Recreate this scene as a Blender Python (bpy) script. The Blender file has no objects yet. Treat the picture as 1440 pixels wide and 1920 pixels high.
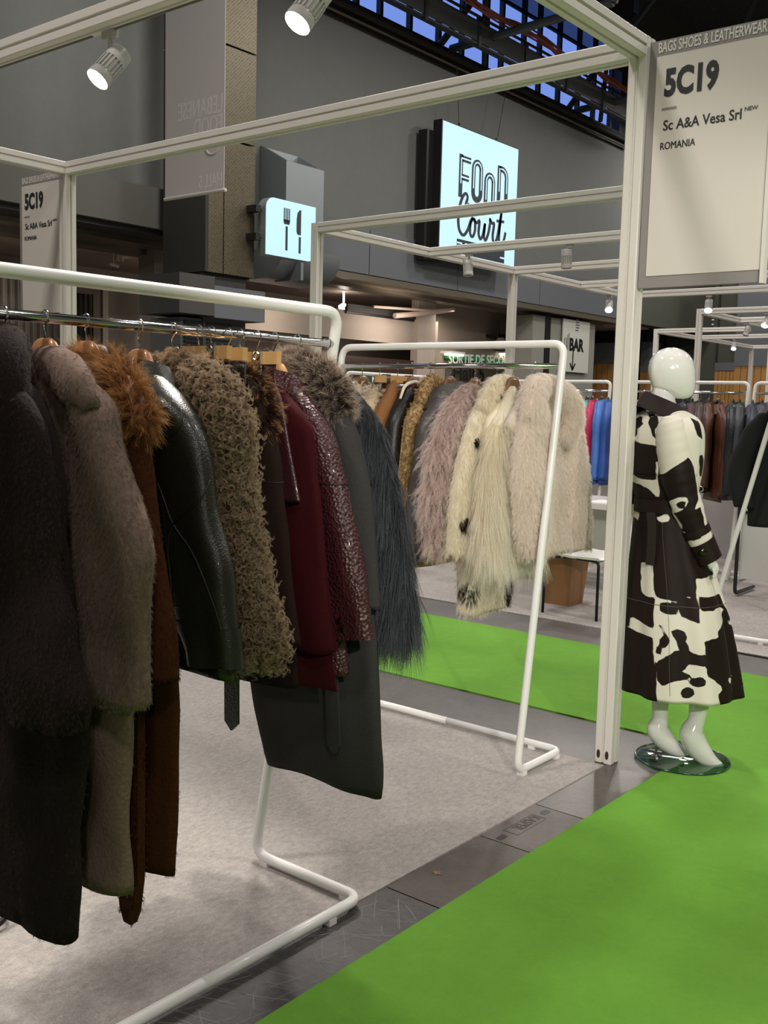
import bpy, math, random
import numpy as np
from mathutils import Vector, Matrix, noise as mnoise
rnd = random.Random(7)
NR = np.random.default_rng(11)
PI = math.pi
sc = bpy.context.scene
COL = sc.collection

# ---------------------------------------------------------------- camera
CAMH = 1.55
FPX = 1922.6
RM = np.array([[0.77622273, 0.08704088, -0.62442146],
               [0.6299167, -0.06601044, 0.77385242],
               [0.02613846, -0.99401535, -0.10606731]])
cd = bpy.data.cameras.new('camera')
cam = bpy.data.objects.new('camera', cd)
COL.objects.link(cam)
sc.camera = cam
cd.sensor_fit = 'AUTO'
cd.sensor_width = 36.0
cd.lens = 36.0 * FPX / 1920.0
cd.clip_start = 0.05
cd.clip_end = 300
_rx, _ry, _rz = RM @ [1, 0, 0], RM @ [0, -1, 0], RM @ [0, 0, -1]
cam.matrix_world = Matrix(((_rx[0], _ry[0], _rz[0], 0), (_rx[1], _ry[1], _rz[1], 0),
                           (_rx[2], _ry[2], _rz[2], CAMH), (0, 0, 0, 1)))

# ---------------------------------------------------------------- world, assumed hall lights, exposure
wld = bpy.data.worlds.new('dusk_sky')
sc.world = wld
wld.use_nodes = True
bg = wld.node_tree.nodes['Background']
bg.inputs[0].default_value = (0.20, 0.31, 0.70, 1)
bg.inputs[1].default_value = 1.25
sc.view_settings.view_transform = 'Standard'
sc.view_settings.look = 'None'
sc.view_settings.gamma = 1.0
sc.view_settings.use_curve_mapping = False
sc.view_settings.exposure = 0.0

def area_light(name, loc, size, power, color=(1, 0.94, 0.89), rot=(0, 0, 0)):
    l = bpy.data.lights.new(name, 'AREA')
    l.shape = 'SQUARE'
    l.size = size
    l.energy = power
    l.color = color
    o = bpy.data.objects.new(name, l)
    COL.objects.link(o)
    o.location = loc
    o.rotation_euler = rot
    return o

HALL_W = 300
for i, (hx, hy) in enumerate([(3.5, -3.0), (3.5, 5.0), (3.5, 13.0), (-4.5, -3.0), (-4.5, 6.0), (-4.5, 14.0), (-9.5, 9.0), (-8.0, 15.8), (3.5, 22.0), (-8.4, 21.2), (-5.0, 28.5), (2.0, 29.0), (-11.0, 29.0)]):
    area_light('assumed_hall_light', (hx, hy, 9.4), 1.0, HALL_W * (1.7 if hy < 0 and hx < 0 else 1))  # unseen overhead lights, assumed and added for the hall's general brightness

def spot_light(name, loc, aim, power, ang, color=(1, .94, .86), soft=.06, blend=.5):
    l = bpy.data.lights.new(name, 'SPOT')
    l.energy = power; l.spot_size = math.radians(ang); l.spot_blend = blend; l.shadow_soft_size = soft; l.color = color
    o = bpy.data.objects.new(name, l); COL.objects.link(o)
    o.location = loc
    o.rotation_euler = (Vector(aim) - Vector(loc)).to_track_quat('-Z', 'Y').to_euler()
    return o
# assumed spot lights, added to brighten the pale furs and mannequin, behind the photographer
spot_light('assumed_fill_spot', (2.3, -0.6, 3.0), (-2.35, 3.9, 1.25), 760, 32)
spot_light('assumed_fill_spot', (2.3, 1.6, 3.0), (-1.7, 4.3, 0.9), 170, 40)
spot_light('assumed_fill_spot', (2.3, -2.2, 3.0), (-1.2, 2.6, 0.6), 90, 44)

# ---------------------------------------------------------------- pixel helpers (a photo point at a given real plane)
def _ray(x, y):
    return RM @ np.array([(x - 720.0) / FPX, (y - 960.0) / FPX, 1.0])
def gz(x, y, z=0.0):
    d = _ray(x, y); t = (z - CAMH) / d[2]
    return np.array([d[0] * t, d[1] * t, z])
def gx(x, y, X):
    d = _ray(x, y); t = X / d[0]
    return np.array([X, d[1] * t, CAMH + d[2] * t])
def gy(x, y, Y):
    d = _ray(x, y); t = Y / d[1]
    return np.array([d[0] * t, Y, CAMH + d[2] * t])

# ---------------------------------------------------------------- materials
def lin(c):
    if isinstance(c, str):
        c = c.lstrip('#')
        c = [int(c[i:i + 2], 16) / 255 for i in (0, 2, 4)]
    return tuple((v / 12.92 if v <= 0.04045 else ((v + 0.055) / 1.055) ** 2.4) for v in c[:3])

MATS = {}
def mat(name, color, rough=0.5, metal=0.0, var=None, bump=None, sheen=0.0, coat=0.0, emit=None, alpha=None, spec=None, wave=None, bump2=None, tint=None):
    """var=(scale, other colour, contrast[, stretch]) noise colour; bump=(scale, strength, kind[, stretch])"""
    if name in MATS:
        return MATS[name]
    m = bpy.data.materials.new(name)
    m.use_nodes = True
    nt = m.node_tree
    N, Lk = nt.nodes, nt.links
    p = N['Principled BSDF']
    p.inputs['Base Color'].default_value = (*lin(color), 1)
    p.inputs['Roughness'].default_value = rough
    p.inputs['Metallic'].default_value = metal
    if spec is not None:
        p.inputs['Specular IOR Level'].default_value = spec
    if sheen:
        p.inputs['Sheen Weight'].default_value = sheen
        p.inputs['Sheen Roughness'].default_value = 0.4
        p.inputs['Sheen Tint'].default_value = (*lin(tint or color), 1)
    if coat:
        p.inputs['Coat Weight'].default_value = coat
        p.inputs['Coat Roughness'].default_value = 0.05
    if emit:
        p.inputs['Emission Color'].default_value = (*lin(emit[0]), 1)
        p.inputs['Emission Strength'].default_value = emit[1]
    tc = N.new('ShaderNodeTexCoord')
    def coords(stretch):
        if not stretch:
            return tc.outputs['Object']
        mp = N.new('ShaderNodeMapping')
        mp.inputs['Scale'].default_value = stretch
        Lk.new(tc.outputs['Object'], mp.inputs['Vector'])
        return mp.outputs['Vector']
    if var:
        nz = N.new('ShaderNodeTexNoise')
        nz.inputs['Scale'].default_value = var[0]
        nz.inputs['Detail'].default_value = 6
        nz.inputs['Roughness'].default_value = 1.0
        Lk.new(coords(var[3] if len(var) > 3 else None), nz.inputs['Vector'])
        r = N.new('ShaderNodeValToRGB')
        k = var[2]
        r.color_ramp.elements[0].position = 0.5 - k
        r.color_ramp.elements[1].position = 0.5 + k
        r.color_ramp.elements[0].color = (*lin(color), 1)
        r.color_ramp.elements[1].color = (*lin(var[1]), 1)
        Lk.new(nz.outputs['Fac'], r.inputs['Fac'])
        Lk.new(r.outputs['Color'], p.inputs['Base Color'])
    last = None
    for b in (bump, bump2):
        if not b:
            continue
        kind = b[2] if len(b) > 2 else 'noise'
        st = b[3] if len(b) > 3 else None
        if kind == 'noise':
            t = N.new('ShaderNodeTexNoise')
            t.inputs['Detail'].default_value = 5
            h = t.outputs['Fac']
        elif kind == 'voronoi':
            t = N.new('ShaderNodeTexVoronoi')
            h = t.outputs['Distance']
        else:
            t = N.new('ShaderNodeTexWave')
            t.bands_direction = kind[-1].upper()
            h = t.outputs['Fac']
        t.inputs['Scale'].default_value = b[0]
        Lk.new(coords(st), t.inputs['Vector'])
        bn = N.new('ShaderNodeBump')
        bn.inputs['Strength'].default_value = b[1]
        bn.inputs['Distance'].default_value = 0.01
        Lk.new(h, bn.inputs['Height'])
        if last:
            Lk.new(last, bn.inputs['Normal'])
        last = bn.outputs['Normal']
    if last:
        Lk.new(last, p.inputs['Normal'])
    MATS[name] = m
    return m

def hair_mat(name, root, tip, spread=0.25, rough=0.55, mid=None, trans=0.35, spec=0.12):
    """fur strand: colour from root to tip, a little different from strand to strand"""
    m = bpy.data.materials.new(name)
    m.use_nodes = True
    N, Lk = m.node_tree.nodes, m.node_tree.links
    p = N['Principled BSDF']
    p.inputs['Roughness'].default_value = rough
    p.inputs['Specular IOR Level'].default_value = spec
    hi = N.new('ShaderNodeHairInfo')
    r = N.new('ShaderNodeValToRGB')
    r.color_ramp.elements[0].color = (*lin(root), 1)
    r.color_ramp.elements[1].color = (*lin(tip), 1)
    if mid:
        e = r.color_ramp.elements.new(mid[0]); e.color = (*lin(mid[1]), 1)
    Lk.new(hi.outputs['Intercept'], r.inputs['Fac'])
    tl = N.new('ShaderNodeBsdfTranslucent'); mxs = N.new('ShaderNodeMixShader'); mxs.inputs[0].default_value = trans
    hv = N.new('ShaderNodeHueSaturation')
    mr = N.new('ShaderNodeMapRange')
    mr.inputs['To Min'].default_value = 1 - spread
    mr.inputs['To Max'].default_value = 1 + spread
    Lk.new(hi.outputs['Random'], mr.inputs['Value'])
    Lk.new(mr.outputs['Result'], hv.inputs['Value'])
    Lk.new(r.outputs['Color'], hv.inputs['Color'])
    Lk.new(hv.outputs['Color'], p.inputs['Base Color'])
    Lk.new(hv.outputs['Color'], tl.inputs['Color'])
    Lk.new(p.outputs[0], mxs.inputs[1]); Lk.new(tl.outputs[0], mxs.inputs[2])
    Lk.new(mxs.outputs[0], N['Material Output'].inputs['Surface'])
    return m

# ---------------------------------------------------------------- object helpers
def tag(o, label=None, cat=None, group=None, kind=None):
    if label: o['label'] = label
    if cat: o['category'] = cat
    if group: o['group'] = group
    if kind: o['kind'] = kind
    return o

def thing(name, label, cat, loc=(0, 0, 0), rotz=0.0, group=None):
    o = bpy.data.objects.new(name, None)
    COL.objects.link(o)
    o.empty_display_size = 0.1
    o.location = loc
    o.rotation_euler = (0, 0, rotz)
    return tag(o, label, cat, group)

def world_off(o):
    v = np.zeros(3)
    while o is not None:
        v += np.array(o.location); o = o.parent
    return v

class MB:
    """collects geometry for one mesh object"""
    def __init__(s):
        s.v, s.f, s.n = [], [], 0
    def add(s, v, f):
        v = np.asarray(v, float).reshape(-1, 3)
        s.v.append(v)
        s.f += [tuple(i + s.n for i in q) for q in f]
        s.n += len(v)
        return s
    def box(s, a, b):
        x0, y0, z0 = np.minimum(a, b); x1, y1, z1 = np.maximum(a, b)
        return s.add([(x0, y0, z0), (x1, y0, z0), (x1, y1, z0), (x0, y1, z0), (x0, y0, z1), (x1, y0, z1), (x1, y1, z1), (x0, y1, z1)],
                     [(0, 3, 2, 1), (4, 5, 6, 7), (0, 1, 5, 4), (1, 2, 6, 5), (2, 3, 7, 6), (3, 0, 4, 7)])
    def obox(s, c, half, ax):
        """oriented box: centre, half sizes, 3 axes"""
        c = np.array(c, float); ax = [np.array(a, float) / np.linalg.norm(a) for a in ax]
        v = []
        for k in range(8):
            v.append(c + sum((half[i] if (k >> i) & 1 else -half[i]) * ax[i] for i in range(3)))
        return s.add(v, [(0, 2, 3, 1), (4, 5, 7, 6), (0, 1, 5, 4), (1, 3, 7, 5), (3, 2, 6, 7), (2, 0, 4, 6)])
    def loft(s, rings, cap0=True, cap1=True, closed=True):
        rings = [np.asarray(r, float) for r in rings]
        n = len(rings[0]); f = []
        for i in range(len(rings) - 1):
            for j in range(n if closed else n - 1):
                k = (j + 1) % n
                f.append((i * n + j, i * n + k, (i + 1) * n + k, (i + 1) * n + j))
        if cap0: f.append(tuple(range(n - 1, -1, -1)))
        if cap1: f.append(tuple((len(rings) - 1) * n + j for j in range(n)))
        return s.add(np.concatenate(rings), f)
    def tube(s, pts, r, n=10, cap=True, closed=False):
        pts = np.asarray(pts, float)
        m = len(pts)
        rr = np.full(m, r) if np.isscalar(r) else np.asarray(r, float)
        T = np.gradient(pts, axis=0)
        if closed:
            T = np.roll(pts, -1, 0) - np.roll(pts, 1, 0)
        T /= np.linalg.norm(T, axis=1)[:, None] + 1e-12
        up = np.array([0, 0, 1.0]) if abs(T[0][2]) < 0.9 else np.array([1.0, 0, 0])
        U = np.cross(up, T[0]); U /= np.linalg.norm(U)
        rings = []
        a = np.linspace(0, 2 * PI, n, endpoint=False)
        for i in range(m):
            U = U - T[i] * (U @ T[i]); U /= np.linalg.norm(U)
            W = np.cross(T[i], U)
            rings.append(pts[i] + rr[i] * (np.cos(a)[:, None] * U + np.sin(a)[:, None] * W))
        if closed:
            rings.append(rings[0])
            return s.loft(rings, False, False)
        return s.loft(rings, cap, cap)
    def lathe(s, prof, c=(0, 0, 0), n=20, axis=(0, 0, 1), cap=True):
        """prof: (radius, height) along axis"""
        ax = np.array(axis, float); ax /= np.linalg.norm(ax)
        up = np.array([0, 0, 1.0]) if abs(ax[2]) < 0.9 else np.array([1.0, 0, 0])
        U = np.cross(up, ax); U /= np.linalg.norm(U); W = np.cross(ax, U)
        a = np.linspace(0, 2 * PI, n, endpoint=False)
        rings = [np.array(c) + ax * h + r * (np.cos(a)[:, None] * U + np.sin(a)[:, None] * W) for r, h in prof]
        return s.loft(rings, cap, cap)
    def prism(s, poly, o, eu, ev, en):
        """poly (u,v) extruded along en from o"""
        o, eu, ev, en = [np.array(q, float) for q in (o, eu, ev, en)]
        b = [o + u * eu + v * ev for u, v in poly]
        t = [q + en for q in b]
        return s.loft([b, t])
    def ribbon(s, pts, width, o, eu, ev, en):
        """flat stroke of a given width along a 2-D polyline"""
        P = np.asarray(pts, float)
        w = np.full(len(P), width) if np.isscalar(width) else np.asarray(width, float)
        T = np.gradient(P, axis=0); T /= np.linalg.norm(T, axis=1)[:, None] + 1e-12
        Nn = np.stack([-T[:, 1], T[:, 0]], 1)
        A, B = P + Nn * w[:, None] / 2, P - Nn * w[:, None] / 2
        o, eu, ev, en = [np.array(q, float) for q in (o, eu, ev, en)]
        q = lambda p: o + p[0] * eu + p[1] * ev
        rings = [np.array([q(a), q(b), q(b) + en, q(a) + en]) for a, b in zip(A, B)]
        return s.loft(rings)
    def arrays(s):
        V = np.concatenate(s.v) if s.v else np.zeros((0, 3))
        tri = []
        for q in s.f:
            for i in range(1, len(q) - 1):
                tri.append((q[0], q[i], q[i + 1]))
        return V, np.array(tri)
    def build(s, name, m, parent=None, local=False, smooth=False, origin=None):
        V = np.concatenate(s.v)
        me = bpy.data.meshes.new(name)
        off = np.zeros(3)
        if not local:
            if parent is not None: off = world_off(parent)
            elif origin is not None: off = np.array(origin, float)
            else:
                off = np.array([(V[:, 0].min() + V[:, 0].max()) / 2, (V[:, 1].min() + V[:, 1].max()) / 2, V[:, 2].min()])
        me.from_pydata((V - off).tolist(), [], s.f)
        me.materials.append(m)
        if smooth:
            me.polygons.foreach_set('use_smooth', [True] * len(me.polygons))
            if smooth != 'all':
                try:
                    me.set_sharp_from_angle(angle=math.radians(40))
                except Exception:
                    pass
        me.update()
        o = bpy.data.objects.new(name, me)
        COL.objects.link(o)
        if parent is not None: o.parent = parent
        elif not local: o.location = off
        return o

def struct(name, mb, m, smooth=False):
    o = mb.build(name, m, smooth=smooth)
    o['kind'] = 'structure'
    return o

def copy_tree(o, parent=None):
    c = o.copy(); COL.objects.link(c)
    if parent is not None:
        c.parent = parent
    for ch in list(o.children):
        copy_tree(ch, c)
    return c

def fillet(pts, r, n=7):
    """polyline with rounded corners"""
    P = [np.array(p, float) for p in pts]
    out = [P[0]]
    for i in range(1, len(P) - 1):
        a, b, c = P[i - 1], P[i], P[i + 1]
        u = (a - b); w = (c - b)
        lu, lw = np.linalg.norm(u), np.linalg.norm(w)
        u /= lu; w /= lw
        ang = math.acos(max(-1, min(1, float(u @ w))))
        d = min(r / math.tan(ang / 2), lu * 0.48, lw * 0.48)
        p0, p1 = b + u * d, b + w * d
        for t in np.linspace(0, 1, n):
            out.append((1 - t) ** 2 * p0 + 2 * t * (1 - t) * b + t * t * p1)
    out.append(P[-1])
    return np.array(out)

def spline(pts, n=24):
    """Catmull-Rom through the points (any dimension)"""
    P = np.asarray(pts, float)
    P = np.vstack([2 * P[0] - P[1], P, 2 * P[-1] - P[-2]])
    m = len(P) - 3
    out = []
    for t in np.linspace(0, m - 1e-6, n):
        i = int(t); u = t - i
        a, b, c, d = P[i:i + 4]
        out.append(0.5 * ((2 * b) + (c - a) * u + (2 * a - 5 * b + 4 * c - d) * u * u + (3 * b - a - 3 * c + d) * u ** 3))
    return np.array(out)

def text(name, body, size, o, eu, ev, m, parent, sx=1.0, bold=0.0, align='LEFT', ext=0.001, space=1.0, width=None):
    """lettering as a font object; o = baseline start, eu / ev = writing and up directions"""
    c = bpy.data.curves.new(name, 'FONT')
    c.body = body
    c.size = size
    c.extrude = ext
    c.offset = bold
    c.align_x = align
    c.resolution_u = 3
    c.space_character = space
    tmp = bpy.data.objects.new('tmp', c)
    me = bpy.data.meshes.new_from_object(tmp)
    bpy.data.objects.remove(tmp); bpy.data.curves.remove(c)
    me.materials.clear(); me.materials.append(m); me.name = name
    if width:
        xs = [v.co.x for v in me.vertices]
        sx = width / (max(xs) - min(xs))
    ob = bpy.data.objects.new(name, me)
    COL.objects.link(ob)
    ob['kind'] = 'stuff'
    eu = Vector(eu).normalized(); ev = Vector(ev).normalized(); en = eu.cross(ev)
    o = np.array(o, float)
    off = world_off(parent) if parent is not None else np.zeros(3)
    E = np.array([[eu[i] * sx, ev[i], en[i]] for i in range(3)])
    V = np.array([v.co for v in me.vertices]) @ E.T + (o - off)
    me.vertices.foreach_set('co', V.astype(np.float32).ravel()); me.update()
    if parent is not None:
        ob.parent = parent
    return ob

def vnoise(P, scale, seed=0.0):
    return np.array([mnoise.noise((p[0] * scale + seed, p[1] * scale + seed * 0.7, p[2] * scale - seed)) for p in P])
# ================================================================ THE SETTING
M_concrete = mat('dark_concrete', '#4f4b48', 0.42, var=(2.2, '#6b6663', 0.22), bump=(60, 0.08))
M_plate = mat('steel_plate', '#514b47', 0.45, 0.3, var=(5, '#6a605a', 0.2), bump=(90, 0.06))
M_carpet_grey = mat('grey_carpet', '#85807c', 0.95, var=(34, '#bdb6b0', 0.17, (1.6, .9, 1)), bump=(150, 0.5), sheen=0.2)
M_carpet_green = mat('green_carpet', '#5d9526', 0.95, var=(1.6, '#6ba32f', 0.25), bump=(260, 0.25))
M_wall = mat('grey_painted_wall', '#6a6d69', 0.75, var=(0.4, '#5f625f', 0.3))
M_fascia = mat('grey_fascia_panel', '#62666a', 0.55)
M_dark = mat('dark_steel', '#2d2d2c', 0.6)
M_black = mat('black_paint', '#141414', 0.45)
M_green_wall = mat('dark_green_cladding', '#55574c', 0.7, var=(0.5, '#484a40', 0.3))
M_beige = mat('beige_plaster', '#a89c90', 0.8, var=(0.7, '#9c9085', 0.3))
M_pink = mat('warm_soffit', '#b9a598', 0.8)
M_brown = mat('dark_brown_panel', '#33231d', 0.35)
M_bronze = mat('bronze_trim', '#8b8172', 0.35, 0.7)
M_wood = mat('oak_cladding', '#b98a4e', 0.5, var=(9, '#a3743c', 0.25, (1, 1, 0.08)))
M_white = mat('white_paint', '#e9e8e4', 0.35, coat=0.2)
M_alu = mat('white_aluminium', '#d9d5cc', 0.42)
M_alu_dark = mat('dark_aluminium', '#5d5a55', 0.6)  # darker grey metal of the lamp track and slot rims
M_chrome = mat('chrome', '#d6d6d6', 0.12, 1.0)
M_zinc = mat('zinc_duct', '#8d9496', 0.42, 0.6)

WX = -13.4
# floor and the pieces let into it
struct('floor', MB().box((-24, -8, -0.06), (10, 36, -0.004)), M_concrete)
pl = bpy.data.objects['floor']
def floor_plate(y0, y1, m, x0=-1.951, x1=-1.45):
    return MB().box((x0 + 0.002, y0 + 0.003, -0.004), (x1, y1 - 0.003, 0.0)).build('floor_plate', m, pl)
floor_plate(0.3, 2.48, mat('scratched_steel', '#3e3c3b', 0.34, 0.35, var=(14, '#5f5c5a', 0.16, (1, 3, 1)), bump=(70, 0.12, 'noise', (1, 6, 1))))
floor_plate(2.48, 3.016, mat('rusty_steel', '#4c4743', 0.45, 0.3, var=(6, '#61584f', 0.16), bump=(90, 0.06)))
hatch = floor_plate(3.016, 3.41, M_plate)
floor_plate(3.41, 4.02, mat('worn_steel', '#4d4946', 0.36, 0.3, var=(7, '#69645f', 0.2), bump=(60, 0.08)))
for y in (3.057, 3.366):
    P = [(-0.010, -0.024), (0.010, -0.024), (0.013, -0.018), (0.013, 0.018), (0.010, 0.024), (-0.010, 0.024), (-0.013, 0.018), (-0.013, -0.018)]
    MB().prism(P, (-1.881, y, -0.001), (1, 0, 0), (0, 1, 0), (0, 0, 0.0016)).build('lifting_slot', M_black, hatch)
b = MB()
for a in ((-1.912, 3.112, -1.908, 3.316), (-1.850, 3.112, -1.846, 3.316), (-1.912, 3.112, -1.846, 3.115), (-1.912, 3.313, -1.846, 3.316)):
    b.box((a[0], a[1], 0), (a[2], a[3], 0.0012))
b.build('embossed_border', M_plate, hatch)
text('embossed_lettering', 'KASPER', 0.062, (-1.902, 3.308, 0.0002), (0, -1, 0), (1, 0, 0), mat('emboss', '#3d3834', 0.5, 0.3), hatch, sx=0.72, ext=0.0009)
M_chip = mat('chipped_paint', '#8f877d', 0.8)
b = MB()
for k in range(26):
    cx, cy = (-1.932, 2.955) if k < 14 else (-1.86, 2.99)
    x, y = cx + rnd.uniform(-.018, .018), cy + rnd.uniform(-.03, .03)
    b.box((x, y, 0), (x + rnd.uniform(.002, .004), y + rnd.uniform(.002, .005), 0.0006))
o = b.build('paint_specks', M_chip, pl); o['kind'] = 'stuff'
# scratches on the floor plates
b = MB()
for k in range(110):
    x, y = rnd.uniform(-1.93, -1.76), rnd.uniform(1.2, 2.44)
    a = rnd.choice([0.3, 0.5, 1.2, 2.4]) + rnd.uniform(-.2, .2); L = rnd.uniform(.03, .2)
    dx, dy = math.cos(a) * L / 2, math.sin(a) * L / 2
    if -1.945 < x - abs(dx) and x + abs(dx) < -1.74:
        b.ribbon([(x - dx, y - dy), (x, y + rnd.uniform(-.004, .004)), (x + dx, y + dy)], rnd.uniform(.0006, .002), (0, 0, 0.0001), (1, 0, 0), (0, 1, 0), (0, 0, 0.0003))
o = b.build('scratches', mat('scratch', '#8f8b87', 0.5, 0.2), pl); o['kind'] = 'stuff'
arcs = MB()
for cx, cy, r, a0, a1 in ((-1.62, 4.35, .30, 3.2, 4.4), (-3.3, 4.6, .62, 3.9, 5.0), (-1.5, 3.6, .33, 2.4, 3.3)):
    arcs.ribbon([(cx + r * math.cos(t), cy + r * math.sin(t)) for t in np.linspace(a0, a1, 16)], 0.003, (0, 0, -0.004), (1, 0, 0), (0, 1, 0), (0, 0, 0.0006))
o = arcs.build('scuff_arcs', mat('scuff', '#8a837b', 0.6), pl); o['kind'] = 'stuff'

tag(MB().box((-6.0, -3.0, -0.004), (-1.953, 3.99, 0.004)).build('booth_carpet', M_carpet_grey), 'grey flecked felt carpet under the long coats and the nearest racks', 'carpet')
tag(MB().box((-1.735, -5.0, -0.004), (1.9, 6.03, 0.0035)).build('aisle_carpet', M_carpet_green), 'wide bright green carpet filling the bottom right of the aisle', 'carpet')
tag(MB().box((-12.0, 4.54, -0.004), (-1.735, 6.03, 0.0035)).build('aisle_carpet', M_carpet_green), 'strip of bright green carpet crossing behind the white and cream furs', 'carpet')
tag(MB().box((-6.2, 6.53, -0.004), (1.9, 12.6, 0.004)).build('booth_carpet', M_carpet_grey), 'grey carpet of the stand behind, under chair, table and small racks', 'carpet')
tag(MB().box((-2.6, 6.505, -0.003), (1.9, 6.53, 0.006)).build('carpet_edging', mat('edging', '#3a3836', 0.4, 0.5)), 'dark metal edging strip along the far grey carpet beside the mannequin', 'edging strip')

# fascia wall of the food court, with its panels, trim and the rooms below it
fw = struct('wall_food_court', MB().box((WX - 0.5, 1.0, 4.05), (WX, 27.0, 8.6)), M_wall)
for y0, y1 in ((14.2, 15.9), (15.9, 18.95), (18.95, 22.5), (22.5, 27.0)):
    MB().box((WX, y0 + .012, 4.07), (WX + 0.03, y1 - .012, 4.95)).build('fascia_panel', M_fascia, fw)
MB().box((WX - 0.5, 1.0, 3.93), (WX + 0.02, 27.0, 4.05)).build('bronze_trim', M_bronze, fw)
MB().box((WX - 0.9, 1.0, 3.86), (WX - 0.5, 27.0, 3.99)).build('bronze_trim', M_bronze, fw)
MB().box((WX, 1.0, 4.08), (WX + 0.65, 11.6, 4.68)).build('bulkhead', mat('bulkhead_grey', '#5a5954', 0.7), fw)
MB().box((WX, 1.0, 4.0), (WX + 0.55, 11.6, 4.08)).build('bulkhead_underside', M_dark, fw)
struct('ceiling_food_court', MB().box((-22, 1.0, 4.0), (WX - 0.5, 30, 4.2)), M_pink)
struct('ceiling_upper', MB().box((-22, 1.0, 8.3), (WX - 0.5, 34, 8.55)), M_dark)
struct('wall_back_court', MB().box((-17.4, 1.0, -0.004), (-17.2, 30, 4.0)), M_beige)
struct('wall_far', MB().box((-13.9, 34.0, -0.004), (10, 34.3, 13.2)).box((-22, 34.0, -0.004), (-13.9, 34.3, 8.3)), M_green_wall)
wf = bpy.data.objects['wall_far']
for k, x in enumerate(np.arange(-17.0, -10.0, 0.62)):
    MB().box((x, 33.93, 3.0), (x + 0.05 + 0.03 * (k % 3), 34.0, 12.0)).build('cladding_rib', mat('rib_green', '#5d6052', 0.6) if k % 3 else M_dark, wf)
struct('wall_right', MB().box((9.6, -8, -0.004), (9.9, 34, 13.2)), M_wall)
struct('wall_near', MB().box((-22, -8.3, -0.004), (9.9, -8, 13.2)), M_wall)
struct('wall_left', MB().box((-22.3, -8, -0.004), (-22, 34, 8.3)), M_wall)
struct('wall_left_return', MB().box((-22, -8, -0.004), (WX, 1.0, 13.2)), M_wall)
struct('ceiling', MB().box((-13.9, -8, 13.0), (9.9, 34.3, 13.2)), mat('roof_deck', '#3b3d3b', 0.8, bump=(6, 0.6, 'wave_x')))
# clerestory above the fascia: sill beam, window strip, walkway, upper window strip
cl = struct('wall_clerestory', MB().box((WX - 0.5, 1.0, 8.6), (WX - 0.05, 27.0, 9.1)).box((WX - 0.5, 1.0, 11.6), (WX - 0.05, 27.0, 13.2)).box((WX - 0.5, 26.6, 9.1), (WX - 0.05, 27.0, 11.6)), mat('gutter_dark', '#37332e', 0.7))
struct('wall_far_upper', MB().box((WX - 0.5, 27.3, 4.05), (WX - 0.05, 34.0, 13.2)), M_green_wall)
M_frame = mat('window_frame_dark', '#23262b', 0.5)
def glass(name, tint, gloss=0.06):
    m = bpy.data.materials.new(name); m.use_nodes = True
    N, Lk = m.node_tree.nodes, m.node_tree.links
    for n in list(N):
        if n.type != 'OUTPUT_MATERIAL': N.remove(n)
    tr, gl, mx = N.new('ShaderNodeBsdfTransparent'), N.new('ShaderNodeBsdfGlossy'), N.new('ShaderNodeMixShader')
    tr.inputs[0].default_value = (*lin(tint), 1)
    gl.inputs['Roughness'].default_value = 0.05
    mx.inputs[0].default_value = gloss
    Lk.new(tr.outputs[0], mx.inputs[1]); Lk.new(gl.outputs[0], mx.inputs[2])
    Lk.new(mx.outputs[0], N['Material Output'].inputs[0])
    return m
M_pane, M_pane_dim = glass('window_pane', '#f4f6ff'), glass('window_pane_dim', '#9aa0b0')
nwin = 0
y = 13.0
widths = [0.95, 0.62, 0.95, 0.72, 0.95, 1.0, 0.85]
k = 0
while y < 26.4:
    w = widths[k % 7]; k += 1
    y1 = min(y + w, 26.6)
    nwin += 1
    f = MB()
    for za, zb in ((9.1, 9.62), (9.95, 11.6)):
        f.box((WX - 0.16, y1 - 0.09, za), (WX - 0.05, y1, zb))
    f.box((WX - 0.16, y, 9.62), (WX - 0.05, y1, 9.95))
    f.box((WX - 0.14, y, 10.72), (WX - 0.06, y1, 10.78))
    wdw = struct('window_%d' % nwin, f, M_frame)
    MB().box((WX - 0.11, y, 9.1), (WX - 0.10, y1 - 0.09, 9.62)).build('pane', M_pane, wdw)
    MB().box((WX - 0.11, y, 9.95), (WX - 0.10, y1 - 0.09, 10.72)).build('pane', M_pane, wdw)
    MB().box((WX - 0.11, y, 10.78), (WX - 0.10, y1 - 0.09, 11.6)).build('pane', M_pane_dim, wdw)
    y = y1
# maintenance walkway, struts and cables in front of the clerestory
wk = thing('roof_walkway', 'dark perforated steel walkway along the high blue windows', 'walkway', (-13.0, 18.0, 9.6))
M_perf = mat('perforated_steel', '#4a4d4c', 0.5, 0.5, bump=(70, 1.0, 'voronoi'))
MB().box((-12.45, 12.5, 8.80), (-12.3, 26.8, 8.84)).build('deck', M_dark, wk)
for y in np.arange(12.5, 26.6, 1.8):
    MB().box((-12.32, y + .06, 8.86), (-12.30, y + 1.74, 9.26)).build('mesh_panel', M_perf, wk)
    MB().box((-12.35, y - .04, 8.76), (-12.27, y + .06, 9.34)).build('upright', M_dark, wk)
MB().tube([(-12.3, 12.5, 9.34), (-12.3, 26.7, 9.34)], .03, 8).build('rail', M_dark, wk)
for z, r, x in ((8.72, .03, -13.32), (8.90, .07, -13.33)):
    tag(MB().tube([(x, 2, z), (x, 26.9, z)], r, 10).build('pipe', M_bronze if r < .05 else mat('gutter_dark', '#37332e', .7)), 'thin pale conduit running along the top of the grey wall' if r < .05 else 'thick dark gutter pipe below the high windows', 'pipe')
b = MB()
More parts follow.
